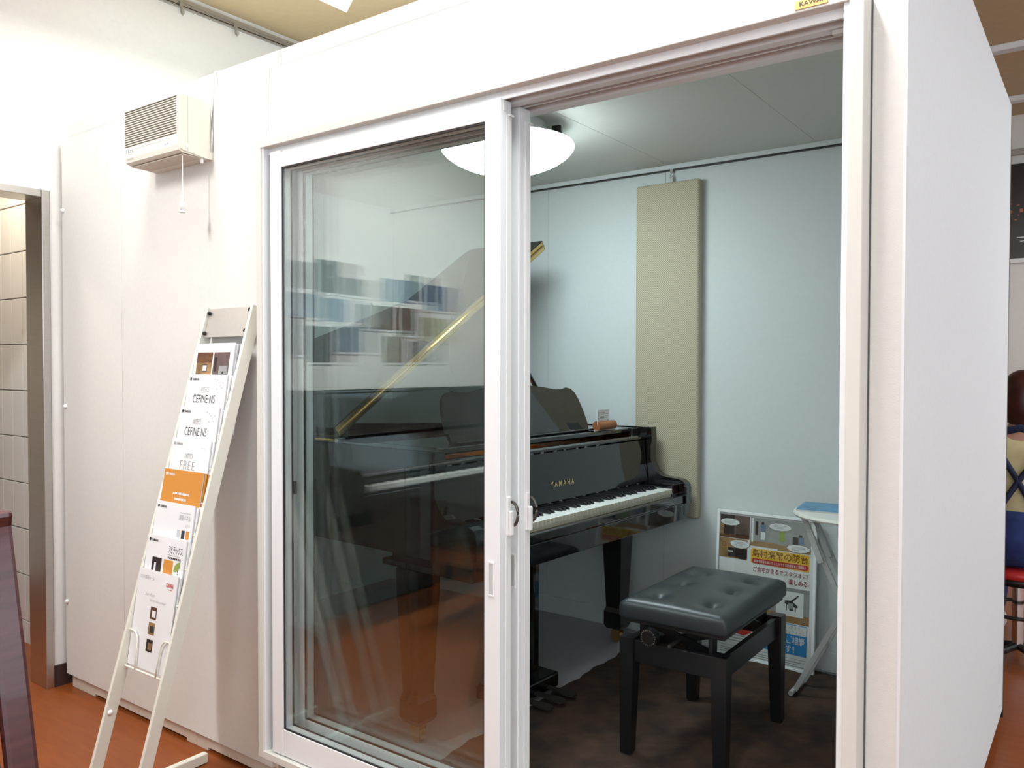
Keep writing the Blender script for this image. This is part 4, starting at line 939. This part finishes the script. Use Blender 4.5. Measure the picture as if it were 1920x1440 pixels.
# headline
pl = [(0.150, 0.388), (0.388, 0.388), (0.391, 0.394), (0.391, 0.432), (0.386, 0.438), (0.158, 0.438), (0.150, 0.430)]
patch(f, 'headline_glow', 'yellow', sheet, 0, 0, 0, 0, OFF + 0.0003, [(0.150, 0.374), (0.388, 0.366), (0.391, 0.372), (0.391, 0.432), (0.386, 0.436), (0.158, 0.436), (0.150, 0.430)])
text(f, 'lettering', '島村楽器の防音', 'brown_print', sheet, 0.157, 0.399, wd=0.230, ht=0.034, off=OFF + 0.0007, bold=0.012)
patch(f, 'headline_band', 'red', sheet, 0, 0, 0, 0, OFF + 0.0006, [(0.156, 0.376), (0.160, 0.372), (0.382, 0.372), (0.386, 0.376), (0.386, 0.390), (0.382, 0.394), (0.160, 0.394), (0.156, 0.390)])
text(f, 'lettering', '演奏や録音を楽しむことができる防音室をご自宅に!', 'paper', sheet, 0.164, 0.3775, wd=0.213, ht=0.0115, off=OFF + 0.0010, bold=0.004)
text(f, 'lettering', 'ご自宅がまるでスタジオに!', 'dark_red', sheet, 0.162, 0.330, wd=0.224, ht=0.026, off=OFF + 0.0006, bold=0.006)
text(f, 'lettering', '楽しめる!', 'dark_red', sheet, 0.390, 0.295, wd=0.080, ht=0.026, off=OFF + 0.0006, bold=0.015, align='R')
# middle picture with a small black piano
pp('photo_print', 'photo_grey', 0.170, 0.150, 0.395, 0.284); pp('photo_print', 'floor_print', 0.170, 0.150, 0.395, 0.184, 1); pp('photo_print', 'paper', 0.262, 0.176, 0.372, 0.270, 2)
patch(f, 'piano_print', 'ink', sheet, 0, 0, 0, 0, OFF + 0.0009, [(0.296, 0.222), (0.348, 0.210), (0.350, 0.218), (0.330, 0.232), (0.354, 0.258), (0.350, 0.260), (0.322, 0.236), (0.298, 0.234)])
bars(f, 'piano_print', 'ink', sheet, [(0.302, 0.196, 0.306, 0.224), (0.338, 0.194, 0.342, 0.214), (0.316, 0.198, 0.332, 0.214)], OFF + 0.0009)
pp('figure_print', 'photo_grey', 0.312, 0.204, 0.332, 0.226, 4)
# lower boxes
patch(f, 'price_flash', 'red', sheet, 0, 0, 0, 0, OFF + 0.0005, [(0.060, 0.152), (0.168, 0.152), (0.160, 0.095), (0.130, 0.082), (0.062, 0.090)])
text(f, 'lettering', '〜4.3帖', 'paper', sheet, 0.152, 0.126, wd=0.060, ht=0.017, off=OFF + 0.0008, bold=0.02, align='R'); text(f, 'lettering', 'が魅力', 'paper', sheet, 0.152, 0.102, wd=0.050, ht=0.016, off=OFF + 0.0008, bold=0.02, align='R')
pp('box_print', 'blue', 0.176, 0.056, 0.388, 0.146, 1); pp('box_print', 'paper', 0.178, 0.116, 0.386, 0.144, 2)
text(f, 'lettering', 'スタジオまで', 'ink_grey', sheet, 0.362, 0.131, wd=0.080, ht=0.011, off=OFF + 0.0010, align='R'); text(f, 'lettering', '防音リフォーム', 'ink_grey', sheet, 0.382, 0.118, wd=0.100, ht=0.011, off=OFF + 0.0010, align='R')
text(f, 'lettering', 'のご相談', 'paper', sheet, 0.380, 0.087, wd=0.098, ht=0.024, off=OFF + 0.0008, bold=0.015, align='R'); text(f, 'lettering', 'ます!!', 'paper', sheet, 0.340, 0.061, wd=0.056, ht=0.021, off=OFF + 0.0008, bold=0.015, align='R')
bars(f, 'small_print', 'ink_grey', sheet, [(0.030, 0.046, 0.386, 0.0475)] + [(0.030, 0.018 + 0.008 * k, 0.380 - 0.03 * (k % 2), 0.021 + 0.008 * k) for k in range(3)] + [(0.030, 0.060 + 0.009 * k, 0.150 - 0.02 * (k % 2), 0.063 + 0.009 * k) for k in range(3)], OFF + 0.0004)

# ================================================================== FOLDING TABLE WITH LEAFLETS
TX, TY, TR, TZ = -0.755, 1.545, 0.208, 0.800
t = thing('folding_table', 'small round white folding table beside the leaning poster', 'table', (TX, TY, 0.0945))
bm = BM(); lathe(bm, [(0.0, -0.020), (TR - 0.02, -0.020), (TR - 0.004, -0.016), (TR, -0.009), (TR - 0.003, -0.002), (TR - 0.008, 0.0), (0.0, 0.0)], (TX, TY, TZ), 56); obj('table_top', bm, 'table_white', t, smooth=False)
def strip(name, a, b, wdt, th_, m='table_leg'):
    a, b = Vector(a), Vector(b); dd = (b - a).normalized(); yy = Vector((0, 1, 0)); zz = dd.cross(yy).normalized()
    bm = BM(); obox(bm, (a + b) / 2, dd, yy, zz, (b - a).length / 2, wdt, th_, 0.001); return obj(name, bm, m, t)
for sy in (-0.065, 0.045):
    yl = TY + sy
    strip('leg', (-0.915, yl, TZ - 0.022), (-0.600, yl + 0.0, 0.108), 0.005, 0.0095)
    strip('leg', (-0.600, yl + 0.018, TZ - 0.022), (-0.945, yl + 0.018, 0.108), 0.005, 0.0095)
    strip('leg_brace', (-0.888, yl - 0.012, TZ - 0.075), (-0.846, yl - 0.012, 0.615), 0.004, 0.011)
for x in (-0.945, -0.600):
    bm = BM(); cyl(bm, (x - 0.005, TY - 0.085, 0.106), (x - 0.005, TY + 0.075, 0.106), 0.0095, seg=12); obj('foot_bar', bm, 'table_leg', t)
bm = BM(); cyl(bm, (-0.766, TY - 0.08, 0.449), (-0.766, TY + 0.075, 0.449), 0.006, seg=10); obj('pivot', bm, 'screw', t)
bm = BM(); cyl(bm, (-0.856, TY - 0.055, 0.28), (-0.856, TY + 0.063, 0.28), 0.005, seg=8); obj('cross_rod', bm, 'table_leg', t)
def leaflet(cx, cy, rot, sx, sy, z, m, label):
    ax = Vector((math.cos(rot), math.sin(rot), 0)); ay = Vector((-math.sin(rot), math.cos(rot), 0))
    tt = thing('leaflet', label, 'leaflet', (cx, cy, z), group='leaflets on the folding table')
    bm = BM(); obox(bm, Vector((cx, cy, z + 0.0022)), ax, ay, Vector((0, 0, 1)), sx / 2, sy / 2, 0.0018); obj('page_block', bm, 'pages', tt)
    bm = BM(); obox(bm, Vector((cx, cy, z + 0.0046)), ax, ay, Vector((0, 0, 1)), sx / 2, sy / 2, 0.0005); obj('cover', bm, m, tt)
leaflet(-0.872, 1.575, 0.12, 0.16, 0.20, TZ + 0.0004, 'magazine_blue', 'blue covered leaflet lying on the folding table')
leaflet(-0.692, 1.540, -0.06, 0.155, 0.21, TZ + 0.0004, 'magazine_cream', 'olive and cream leaflet lying on the folding table')

# ================================================================== BOOTH CEILING LAMP
LC = (-1.872, 0.900)
t = thing('ceiling_lamp', 'round glowing white dome lamp on the booth ceiling', 'lamp', (LC[0], LC[1], ZI))
bm = BM(); lathe(bm, [(0.0, 2.078), (0.05, 2.080), (0.11, 2.090), (0.16, 2.105), (0.205, 2.126), (0.235, 2.147), (0.252, 2.166), (0.258, 2.180), (0.254, 2.188)], (LC[0], LC[1], 0), 56)
bm.faces.ensure_lookup_table(); bm.faces.remove(bm.faces[-1]); obj('dome', bm, 'dome', t, smooth=True)
bm = BM(); lathe(bm, [(0.2535, 2.1885), (0.240, 2.197), (0.21, 2.206), (0.152, 2.213)], (LC[0], LC[1], 0), 56); obj('lamp_back', bm, 'alu_white', t, smooth=False)
bm = BM(); lathe(bm, [(0.15, 2.2135), (0.15, 2.264), (0.0, 2.264)], (LC[0], LC[1], 0), 40); obj('base_plate', bm, 'alu_white', t, smooth=False)
dv = Vector((0.93, 0.36, 0)).normalized()
bm = BM(); obox(bm, Vector((LC[0], LC[1], 2.232)) + dv * 0.195, dv, Vector((-dv.y, dv.x, 0)), Vector((0, 0, 1)), 0.018, 0.016, 0.014, 0.003); obj('dome_clip', bm, 'screw', t)

# ================================================================== SIGNBOARD IN THE LEFT FOREGROUND
t = thing('folding_signboard', 'dark mahogany framed signboard cut off at the lower left corner', 'signboard', (-1.78, -1.25, 0))
def leaf_board(sgn):
    top = Vector((-1.772 + sgn * 0.004, -0.905, 1.056)); bot = Vector((-1.772 + sgn * 0.250, -0.905, 0.0))
    upv = (top - bot).normalized(); rgt = Vector((0, -1, 0)); nn = rgt.cross(upv) * (-sgn)
    hgt = (top - bot).length; wd = 0.62
    fr = Face(bot, rgt, upv)
    sg = 1 if fr.n.x * sgn > 0 else -1
    def bx_(name, a0, b0, a1, b1, d0, d1, m, bev):
        bm = BM(); obox(bm, fr.p((a0 + a1) / 2, (b0 + b1) / 2, sg * (d0 + d1) / 2), fr.r, fr.u, fr.n, (a1 - a0) / 2, (b1 - b0) / 2, abs(d1 - d0) / 2, bev); return obj(name, bm, m, t)
    bx_('frame_stile', 0, 0, 0.058, hgt - 0.001, -0.024, 0, 'mahogany', 0.010); bx_('frame_stile', wd - 0.058, 0, wd, hgt - 0.001, -0.024, 0, 'mahogany', 0.010)
    bx_('frame_rail', 0.058, hgt - 0.062, wd - 0.058, hgt - 0.001, -0.024, 0, 'mahogany', 0.006); bx_('frame_rail', 0.058, 0.12, wd - 0.058, 0.18, -0.024, 0, 'mahogany', 0.006)
    bx_('board', 0.064, 0.182, wd - 0.064, hgt - 0.064, -0.020, -0.012, 'board_panel', 0.0)
leaf_board(1); leaf_board(-1)
for y in (-0.96, -1.44):
    bm = BM(); cyl(bm, (-1.772, y - 0.03, 1.052), (-1.772, y + 0.03, 1.052), 0.008, seg=10); obj('hinge', bm, 'chrome', t)

# ================================================================== SHOP THINGS THAT THE GLASS MIRRORS
# upright piano against the left wall
UY0, UY1 = -2.62, -1.16
t = thing('upright_piano', 'black upright piano against the left shop wall', 'piano', (-3.2, (UY0 + UY1) / 2, 0))
obj('case_back', box(BM(), XL + 0.015, -3.28, UY0 + 0.041, UY1 - 0.041, 0.02, 1.195, 0.004), 'black', t)
for y0, y1 in ((UY0, UY0 + 0.04), (UY1 - 0.04, UY1)):
    bm = BM(); prism(bm, [(XL + 0.015, 0.0), (-3.26, 0.0), (-3.26, 0.55), (-2.92, 0.62), (-2.90, 0.66), (-2.90, 0.80), (-2.93, 0.83), (-3.18, 0.84), (-3.24, 0.90), (-3.26, 1.195), (XL + 0.015, 1.195)], lambda a, b, q: Vector((a, q, b)), y0, y1); obj('side_panel', bm, 'black', t)
obj('lid', box(BM(), XL + 0.015, -3.24, UY0 - 0.01, UY1 + 0.01, 1.196, 1.216, 0.006), 'black', t)
obj('key_bed', box(BM(), -3.279, -2.92, UY0 + 0.041, UY1 - 0.041, 0.645, 0.705, 0.004), 'black', t)
obj('key_slip', box(BM(), -2.945, -2.918, UY0 + 0.041, UY1 - 0.041, 0.706, 0.722, 0.003), 'black', t)
bm = BM(); prism(bm, [(-3.14, 0.745), (-3.135, 0.76), (-3.165, 0.96), (-3.185, 0.96), (-3.16, 0.745)], lambda a, b, q: Vector((a, q, b)), UY0 + 0.042, UY1 - 0.042); obj('fallboard', bm, 'black', t)
obj('upper_panel', box(BM(), -3.279, -3.262, UY0 + 0.042, UY1 - 0.042, 0.84, 1.19), 'black', t)
obj('lower_panel', box(BM(), -3.279, -3.262, UY0 + 0.042, UY1 - 0.042, 0.10, 0.64), 'black', t)
obj('metal_strip', box(BM(), -3.137, -3.125, UY0 + 0.05, UY1 - 0.05, 0.766, 0.776), 'chrome', t)
bm = BM(); box(bm, -3.125, -2.946, 0.0005, KW - 0.0005, 0.706, 0.741, 0.0006, 1)
bmesh.ops.recalc_face_normals(bm, faces=bm.faces); wk2 = bpy.data.meshes.new('white_key'); bm.transform(Matrix.Translation((3.2, 0, 0))); bm.to_mesh(wk2); bm.free(); wk2.materials.append(M['ivory'])
bm = BM(); box(bm, -3.125, -2.995, -0.005, 0.005, 0.7415, 0.753, 0.001, 1); bm.transform(Matrix.Translation((3.2, 0, 0))); bmesh.ops.recalc_face_normals(bm, faces=bm.faces); bk2 = bpy.data.meshes.new('black_key'); bm.to_mesh(bk2); bm.free(); bk2.materials.append(M['key_black'])
ys = (UY0 + UY1) / 2
for k in range(52): inst('white_key', wk2, (0, UY0 + 0.12 + KW * k - ys, 0), t)
for k in range(51):
    if (k % 7) in (0, 2, 3, 5, 6): inst('black_key', bk2, (0, UY0 + 0.12 + KW * (k + 1) - ys, 0), t)
# its stool
t = thing('piano_stool', 'brown wooden piano stool in front of the upright piano', 'stool', (-2.62, -1.80, 0))
obj('seat', box(BM(), -2.80, -2.45, -2.08, -1.52, 0.42, 0.485, 0.012, 3), 'bench_black', t)
obj('seat_frame', box(BM(), -2.78, -2.47, -2.06, -1.54, 0.34, 0.419, 0.003), 'wood', t)
for x in (-2.76, -2.49):
    for y in (-2.04, -1.56):
        bm = BM(); cyl(bm, (x, y, 0.0), (x, y, 0.339), 0.018, 0.024, seg=4); obj('leg', bm, 'wood', t)
# pictures in clear sleeves on the left wall
pics = [(-1.21, 1.76, 0.19, 0.145, 'photo_grey'), (-1.42, 1.75, 0.16, 0.18, 'photo_dark'), (-1.60, 1.745, 0.17, 0.10, 'photo_grey'), (-1.18, 1.605, 0.26, 0.13, 'photo_sky'), (-1.46, 1.59, 0.17, 0.13, 'blue_soft'), (-1.19, 1.40, 0.15, 0.19, 'photo_grey'),
        (-1.36, 1.36, 0.17, 0.20, 'photo_dark'), (-1.55, 1.42, 0.20, 0.15, 'photo_sky'), (-1.92, 1.73, 0.22, 0.14, 'blue_soft'), (-2.13, 1.75, 0.13, 0.16, 'photo_dark'), (-2.29, 1.70, 0.20, 0.16, 'blue_soft'), (-1.86, 1.56, 0.17, 0.14, 'photo_brown'),
        (-2.06, 1.53, 0.16, 0.17, 'photo_pink'), (-2.26, 1.50, 0.22, 0.15, 'magazine_cream'), (-1.93, 1.36, 0.17, 0.16, 'photo_brown'), (-2.16, 1.365, 0.18, 0.13, 'photo_grey'), (-1.72, 1.56, 0.13, 0.14, 'photo_grey')]
where = ['top row beside the doorway', 'top row, tall dark one', 'top row, low grey one', 'second row, wide blue one', 'second row, slate one', 'bottom row, tall grey one', 'bottom row, tall dark one', 'bottom row, wide blue one', 'top row, slate one', 'top row, narrow dark one', 'top row, far slate one', 'middle row, brown one', 'middle row, mauve one', 'middle row, yellowish one', 'bottom row, brown one', 'bottom row, far grey one', 'middle row, small grey one']
for (y, z, wd, ht, m), wh in zip(pics, where):
    fr = Face((XL + 0.002, y - wd, z), (0, 1, 0), (0, 0, 1))
    t = thing('wall_picture', 'picture print on the left shop wall, ' + wh, 'picture', (XL + 0.002, y - wd / 2, z), group='picture prints on the left shop wall')
    bm = BM(); box(bm, XL + 0.0005, XL + 0.006, y - wd - 0.012, y + 0.012, z - 0.012, z + ht + 0.012); obj('mount', bm, 'paper', t)
    bm = BM(); box(bm, XL + 0.0062, XL + 0.007, y - wd, y, z, z + ht); obj('print', bm, m, t)

# ================================================================== FAR RIGHT: WALL POSTER, SEATED PERSON ON A STOOL
t = thing('concert_poster', 'dark concert photograph poster on the far shop wall', 'poster', (0.0, 4.98, 2.08))
obj('print', box(BM(), -0.62, 0.75, 4.975, 4.995, 2.09, 2.74), 'poster_dark', t)
obj('ledge', box(BM(), -0.63, 0.76, 4.965, 4.999, 2.06, 2.089), 'alu_white', t)
random.seed(11); bm = BM()
f = Face((-0.62, 4.975, 2.09), (1, 0, 0), (0, 0, 1))
rows = []
for k in range(34):
    x = random.uniform(0.0, 0.55); y = random.uniform(0.26, 0.40); s = random.uniform(0.006, 0.022); rows.append((x, y, x + s, y + s * random.uniform(0.5, 1.6)))
bars(f, 'stage_lights', 'poster_glow', t, rows, 0.001)
bars(f, 'lettering_rows', 'paper', t, [(0.10, 0.14, 0.5, 0.146), (0.12, 0.115, 0.46, 0.120)], 0.001)
# stool
SX, SY = -0.315, 2.72
t = thing('round_stool', 'round red stool with black base under the seated person', 'stool', (SX, SY, 0))
bm = BM(); lathe(bm, [(0.0, 0.395), (0.15, 0.396), (0.17, 0.405), (0.175, 0.420), (0.165, 0.438), (0.12, 0.445), (0.0, 0.447)], (SX, SY, 0), 36); obj('seat', bm, 'red_seat', t, smooth=True)
bm = BM(); lathe(bm, [(0.0, 0.36), (0.13, 0.362), (0.15, 0.394), (0.0, 0.3945)], (SX, SY, 0), 30); obj('seat_pan', bm, 'stool_black', t, smooth=True)
bm = BM(); cyl(bm, (SX, SY, 0.06), (SX, SY, 0.36), 0.024, seg=16); obj('column', bm, 'chrome', t, smooth=False)
bm = BM(); tube(bm, [(SX + 0.17 * math.cos(a), SY + 0.17 * math.sin(a), 0.235) for a in [2 * math.pi * k / 28 for k in range(29)]], 0.009, 8); obj('foot_ring', bm, 'stool_black', t, smooth=True)
for k in range(5):
    a = 2 * math.pi * k / 5 + 0.4
    bm = BM(); cyl(bm, (SX, SY, 0.07), (SX + 0.22 * math.cos(a), SY + 0.22 * math.sin(a), 0.045), 0.018, 0.012, seg=10); lg = obj('base_arm', bm, 'stool_black', t)
    bm = BM(); cyl(bm, (SX + 0.22 * math.cos(a) - 0.01, SY + 0.22 * math.sin(a), 0.022), (SX + 0.22 * math.cos(a) + 0.01, SY + 0.22 * math.sin(a), 0.022), 0.0215, seg=14); WM[lg.name] = WM[t.name]; obj('caster', bm, 'stool_black', lg)

# person: seated, back to the viewer, leaning forward over some work
def skin_body(name, verts, edges, m, parent, root=0, sub=2, base=None):
    me = bpy.data.meshes.new(name); inv = WM[parent.name].inverted()
    me.from_pydata([inv @ Vector(v[0]) for v in verts], edges, [])
    o = bpy.data.objects.new(name, me); COL.objects.link(o); o.parent = parent
    sk = o.modifiers.new('skin', 'SKIN'); sk.use_smooth_shade = True
    for i, v in enumerate(verts):
        r = v[1]; me.skin_vertices[0].data[i].radius = r if isinstance(r, tuple) else (r, r)
        me.skin_vertices[0].data[i].use_root = (i == root)
    ss = o.modifiers.new('sub', 'SUBSURF'); ss.levels = sub; ss.render_levels = sub
    bpy.context.view_layer.update()
    ev = bpy.data.meshes.new_from_object(o.evaluated_get(bpy.context.evaluated_depsgraph_get()))
    o.modifiers.clear(); o.data = ev; ev.materials.clear(); ev.materials.append(M[m])
    for p_ in ev.polygons: p_.use_smooth = True
    bpy.data.meshes.remove(me); WM[o.name] = WM[parent.name]
    return o
PX, PY = SX + 0.0, SY - 0.03
t = thing('person', 'person in cream shirt and navy apron seated with back turned', 'person', (SX, SY, 0))
H = lambda x, y, z: (PX + x, PY + y, z)
V_ = [(H(0, 0.02, 0.53), 0.150), (H(0, 0.06, 0.66), 0.135), (H(0.0, 0.10, 0.82), 0.150), (H(0.0, 0.13, 0.95), 0.145), (H(0.0, 0.16, 1.04), 0.075), (H(0, 0.18, 1.10), 0.052), (H(0, 0.19, 1.18), 0.082), (H(0, 0.19, 1.25), 0.072),
      (H(-0.15, 0.14, 0.985), 0.066), (H(-0.20, 0.20, 0.83), 0.050), (H(-0.20, 0.30, 0.72), 0.043), (H(-0.15, 0.48, 0.76), 0.032), (H(-0.14, 0.54, 0.77), 0.024),
      (H(0.15, 0.14, 0.985), 0.066), (H(0.20, 0.20, 0.83), 0.050), (H(0.20, 0.30, 0.72), 0.043), (H(0.15, 0.48, 0.76), 0.032), (H(0.14, 0.54, 0.77), 0.024),
      (H(-0.10, 0.06, 0.53), 0.088), (H(-0.13, 0.44, 0.52), 0.066), (H(-0.13, 0.46, 0.28), 0.052), (H(-0.13, 0.44, 0.10), 0.036), (H(-0.13, 0.52, 0.045), 0.034), (H(-0.13, 0.60, 0.038), 0.028),
      (H(0.10, 0.06, 0.53), 0.088), (H(0.13, 0.44, 0.52), 0.066), (H(0.13, 0.46, 0.28), 0.052), (H(0.13, 0.44, 0.10), 0.036), (H(0.13, 0.52, 0.045), 0.034), (H(0.13, 0.60, 0.038), 0.028)]
E_ = [(0, 1), (1, 2), (2, 3), (3, 4), (4, 5), (5, 6), (6, 7), (3, 8), (8, 9), (9, 10), (10, 11), (11, 12), (3, 13), (13, 14), (14, 15), (15, 16), (16, 17), (0, 18), (18, 19), (19, 20), (20, 21), (21, 22), (22, 23), (0, 24), (24, 25), (25, 26), (26, 27), (27, 28), (28, 29)]
body = skin_body('body', V_, E_, 'skin', t)
# clothes follow the same joints, a little thicker
def sub_chain(idx_edges, grow, cut=None):
    ids = sorted({i for e in idx_edges for i in e}); mp = {a: k for k, a in enumerate(ids)}
    return [(V_[i][0], V_[i][1] + grow) for i in ids], [(mp[a], mp[b]) for a, b in idx_edges], mp
vv, ee, mp = sub_chain([(0, 1), (1, 2), (2, 3), (3, 8), (8, 9), (9, 10), (3, 13), (13, 14), (14, 15)], 0.014); skin_body('shirt', vv, ee, 'shirt', t, mp[0])
vv, ee, mp = sub_chain([(0, 18), (18, 19), (19, 20), (20, 21), (0, 24), (24, 25), (25, 26), (26, 27)], 0.012); vv[0] = (vv[0][0], 0.168); skin_body('jeans', vv, ee, 'jeans', t, mp[0])
# apron: waist wrap at the back and straps over the shoulders
bm = BM()
ringp = []
for z, rx_, ry_, cy in ((0.470, 0.176, 0.168, 0.03), (0.56, 0.178, 0.176, 0.03), (0.66, 0.166, 0.164, 0.055), (0.70, 0.164, 0.164, 0.068)):
    ringp.append([bm.verts.new(H(rx_ * math.cos(2 * math.pi * k / 32), cy + ry_ * math.sin(2 * math.pi * k / 32), z)) for k in range(32)])
for a, b in zip(ringp, ringp[1:]):
    for k in range(32): bm.faces.new((a[k], a[(k + 1) % 32], b[(k + 1) % 32], b[k]))
ap = obj('apron_skirt', bm, 'jeans', t, smooth=True)
sd = ap.modifiers.new('thick', 'SOLIDIFY'); sd.thickness = 0.004
bm = BM(); tube(bm, [H(-0.13, 0.02, 1.02), H(-0.075, -0.005, 1.045), H(0.0, 0.005, 1.065), H(0.075, -0.005, 1.045), H(0.13, 0.02, 1.02)], 0.018, 10); obj('apron_strap', bm, 'navy', t, smooth=True)
for s in (-1, 1):
    bm = BM(); tube(bm, [H(s * 0.10, 0.02, 1.03), H(s * 0.06, -0.045, 0.93), H(s * 0.0, -0.062, 0.83), H(-s * 0.05, -0.075, 0.74), H(-s * 0.08, -0.10, 0.66)], 0.013, 8); obj('apron_tie', bm, 'navy', t, smooth=True)
# hair
bm = BM(); bmesh.ops.create_uvsphere(bm, u_segments=32, v_segments=20, radius=1.0)
for v in bm.verts:
    x, y, z = v.co
    lo_ = max(0.0, -z)
    v.co = Vector(H(x * (0.098 + 0.012 * lo_), 0.185 + y * (0.112 if y > 0 else 0.118) - 0.03 * lo_, 1.215 + z * (0.115 if z > 0 else 0.165)))
bmesh.ops.delete(bm, geom=[v for v in bm.verts if v.co.y > PY + 0.235 and v.co.z < 1.245], context='VERTS')
hr = obj('hair', bm, 'hair', t, smooth=True)
# face features (turned away from the viewer)
for s in (-1, 1):
    bm = BM(); bmesh.ops.create_uvsphere(bm, u_segments=10, v_segments=8, radius=0.011, matrix=Matrix.Translation(H(s * 0.030, 0.272, 1.195))); obj('eye', bm, 'ink', t, smooth=True)
    bm = BM(); bmesh.ops.create_uvsphere(bm, u_segments=10, v_segments=8, radius=1, matrix=Matrix.Translation(H(s * 0.088, 0.20, 1.175)) @ Matrix.Diagonal((0.012, 0.02, 0.03, 1))); obj('ear', bm, 'skin', t, smooth=True)
    bm = BM(); cyl(bm, H(s * 0.13, 0.42, 0.022), H(s * 0.13, 0.60, 0.018), 0.01, 0.01, seg=8)
    bm.free(); bm = BM(); bmesh.ops.create_uvsphere(bm, u_segments=20, v_segments=12, radius=1, matrix=Matrix.Translation(H(s * 0.13, 0.52, 0.047)) @ Matrix.Diagonal((0.048, 0.135, 0.046, 1))); obj('shoe', bm, 'shoe', t, smooth=True)
    # hand with five fingers
    hv = [(H(s * 0.14, 0.54, 0.77), 0.022), (H(s * 0.135, 0.59, 0.775), 0.026)]; he = [(0, 1)]
    for q, (dx, ln) in enumerate(((-0.027, 0.058), (-0.009, 0.068), (0.009, 0.064), (0.026, 0.050))):
        b0 = len(hv); hv += [(H(s * 0.135 + dx, 0.615, 0.775), 0.009), (H(s * 0.135 + dx * 1.1, 0.615 + ln * 0.55, 0.770), 0.008), (H(s * 0.135 + dx * 1.15, 0.615 + ln, 0.752), 0.0065)]; he += [(1, b0), (b0, b0 + 1), (b0 + 1, b0 + 2)]
    b0 = len(hv); hv += [(H(s * 0.135 - s * 0.035, 0.575, 0.768), 0.0105), (H(s * 0.135 - s * 0.052, 0.605, 0.760), 0.008)]; he += [(1, b0), (b0, b0 + 1)]
    skin_body('hand', hv, he, 'skin', t, 1, 1)
bm = BM(); bmesh.ops.create_cone(bm, cap_ends=True, segments=10, radius1=0.014, radius2=0.006, depth=0.035, matrix=Matrix.Translation(H(0, 0.288, 1.165)) @ Matrix.Rotation(0.5, 4, 'X')); obj('nose', bm, 'skin', t, smooth=True)
bm = BM(); bmesh.ops.create_uvsphere(bm, u_segments=12, v_segments=8, radius=1, matrix=Matrix.Translation(H(0, 0.272, 1.135)) @ Matrix.Diagonal((0.022, 0.008, 0.006, 1))); obj('mouth', bm, 'dark_red', t, smooth=True)

bpy.context.view_layer.update()
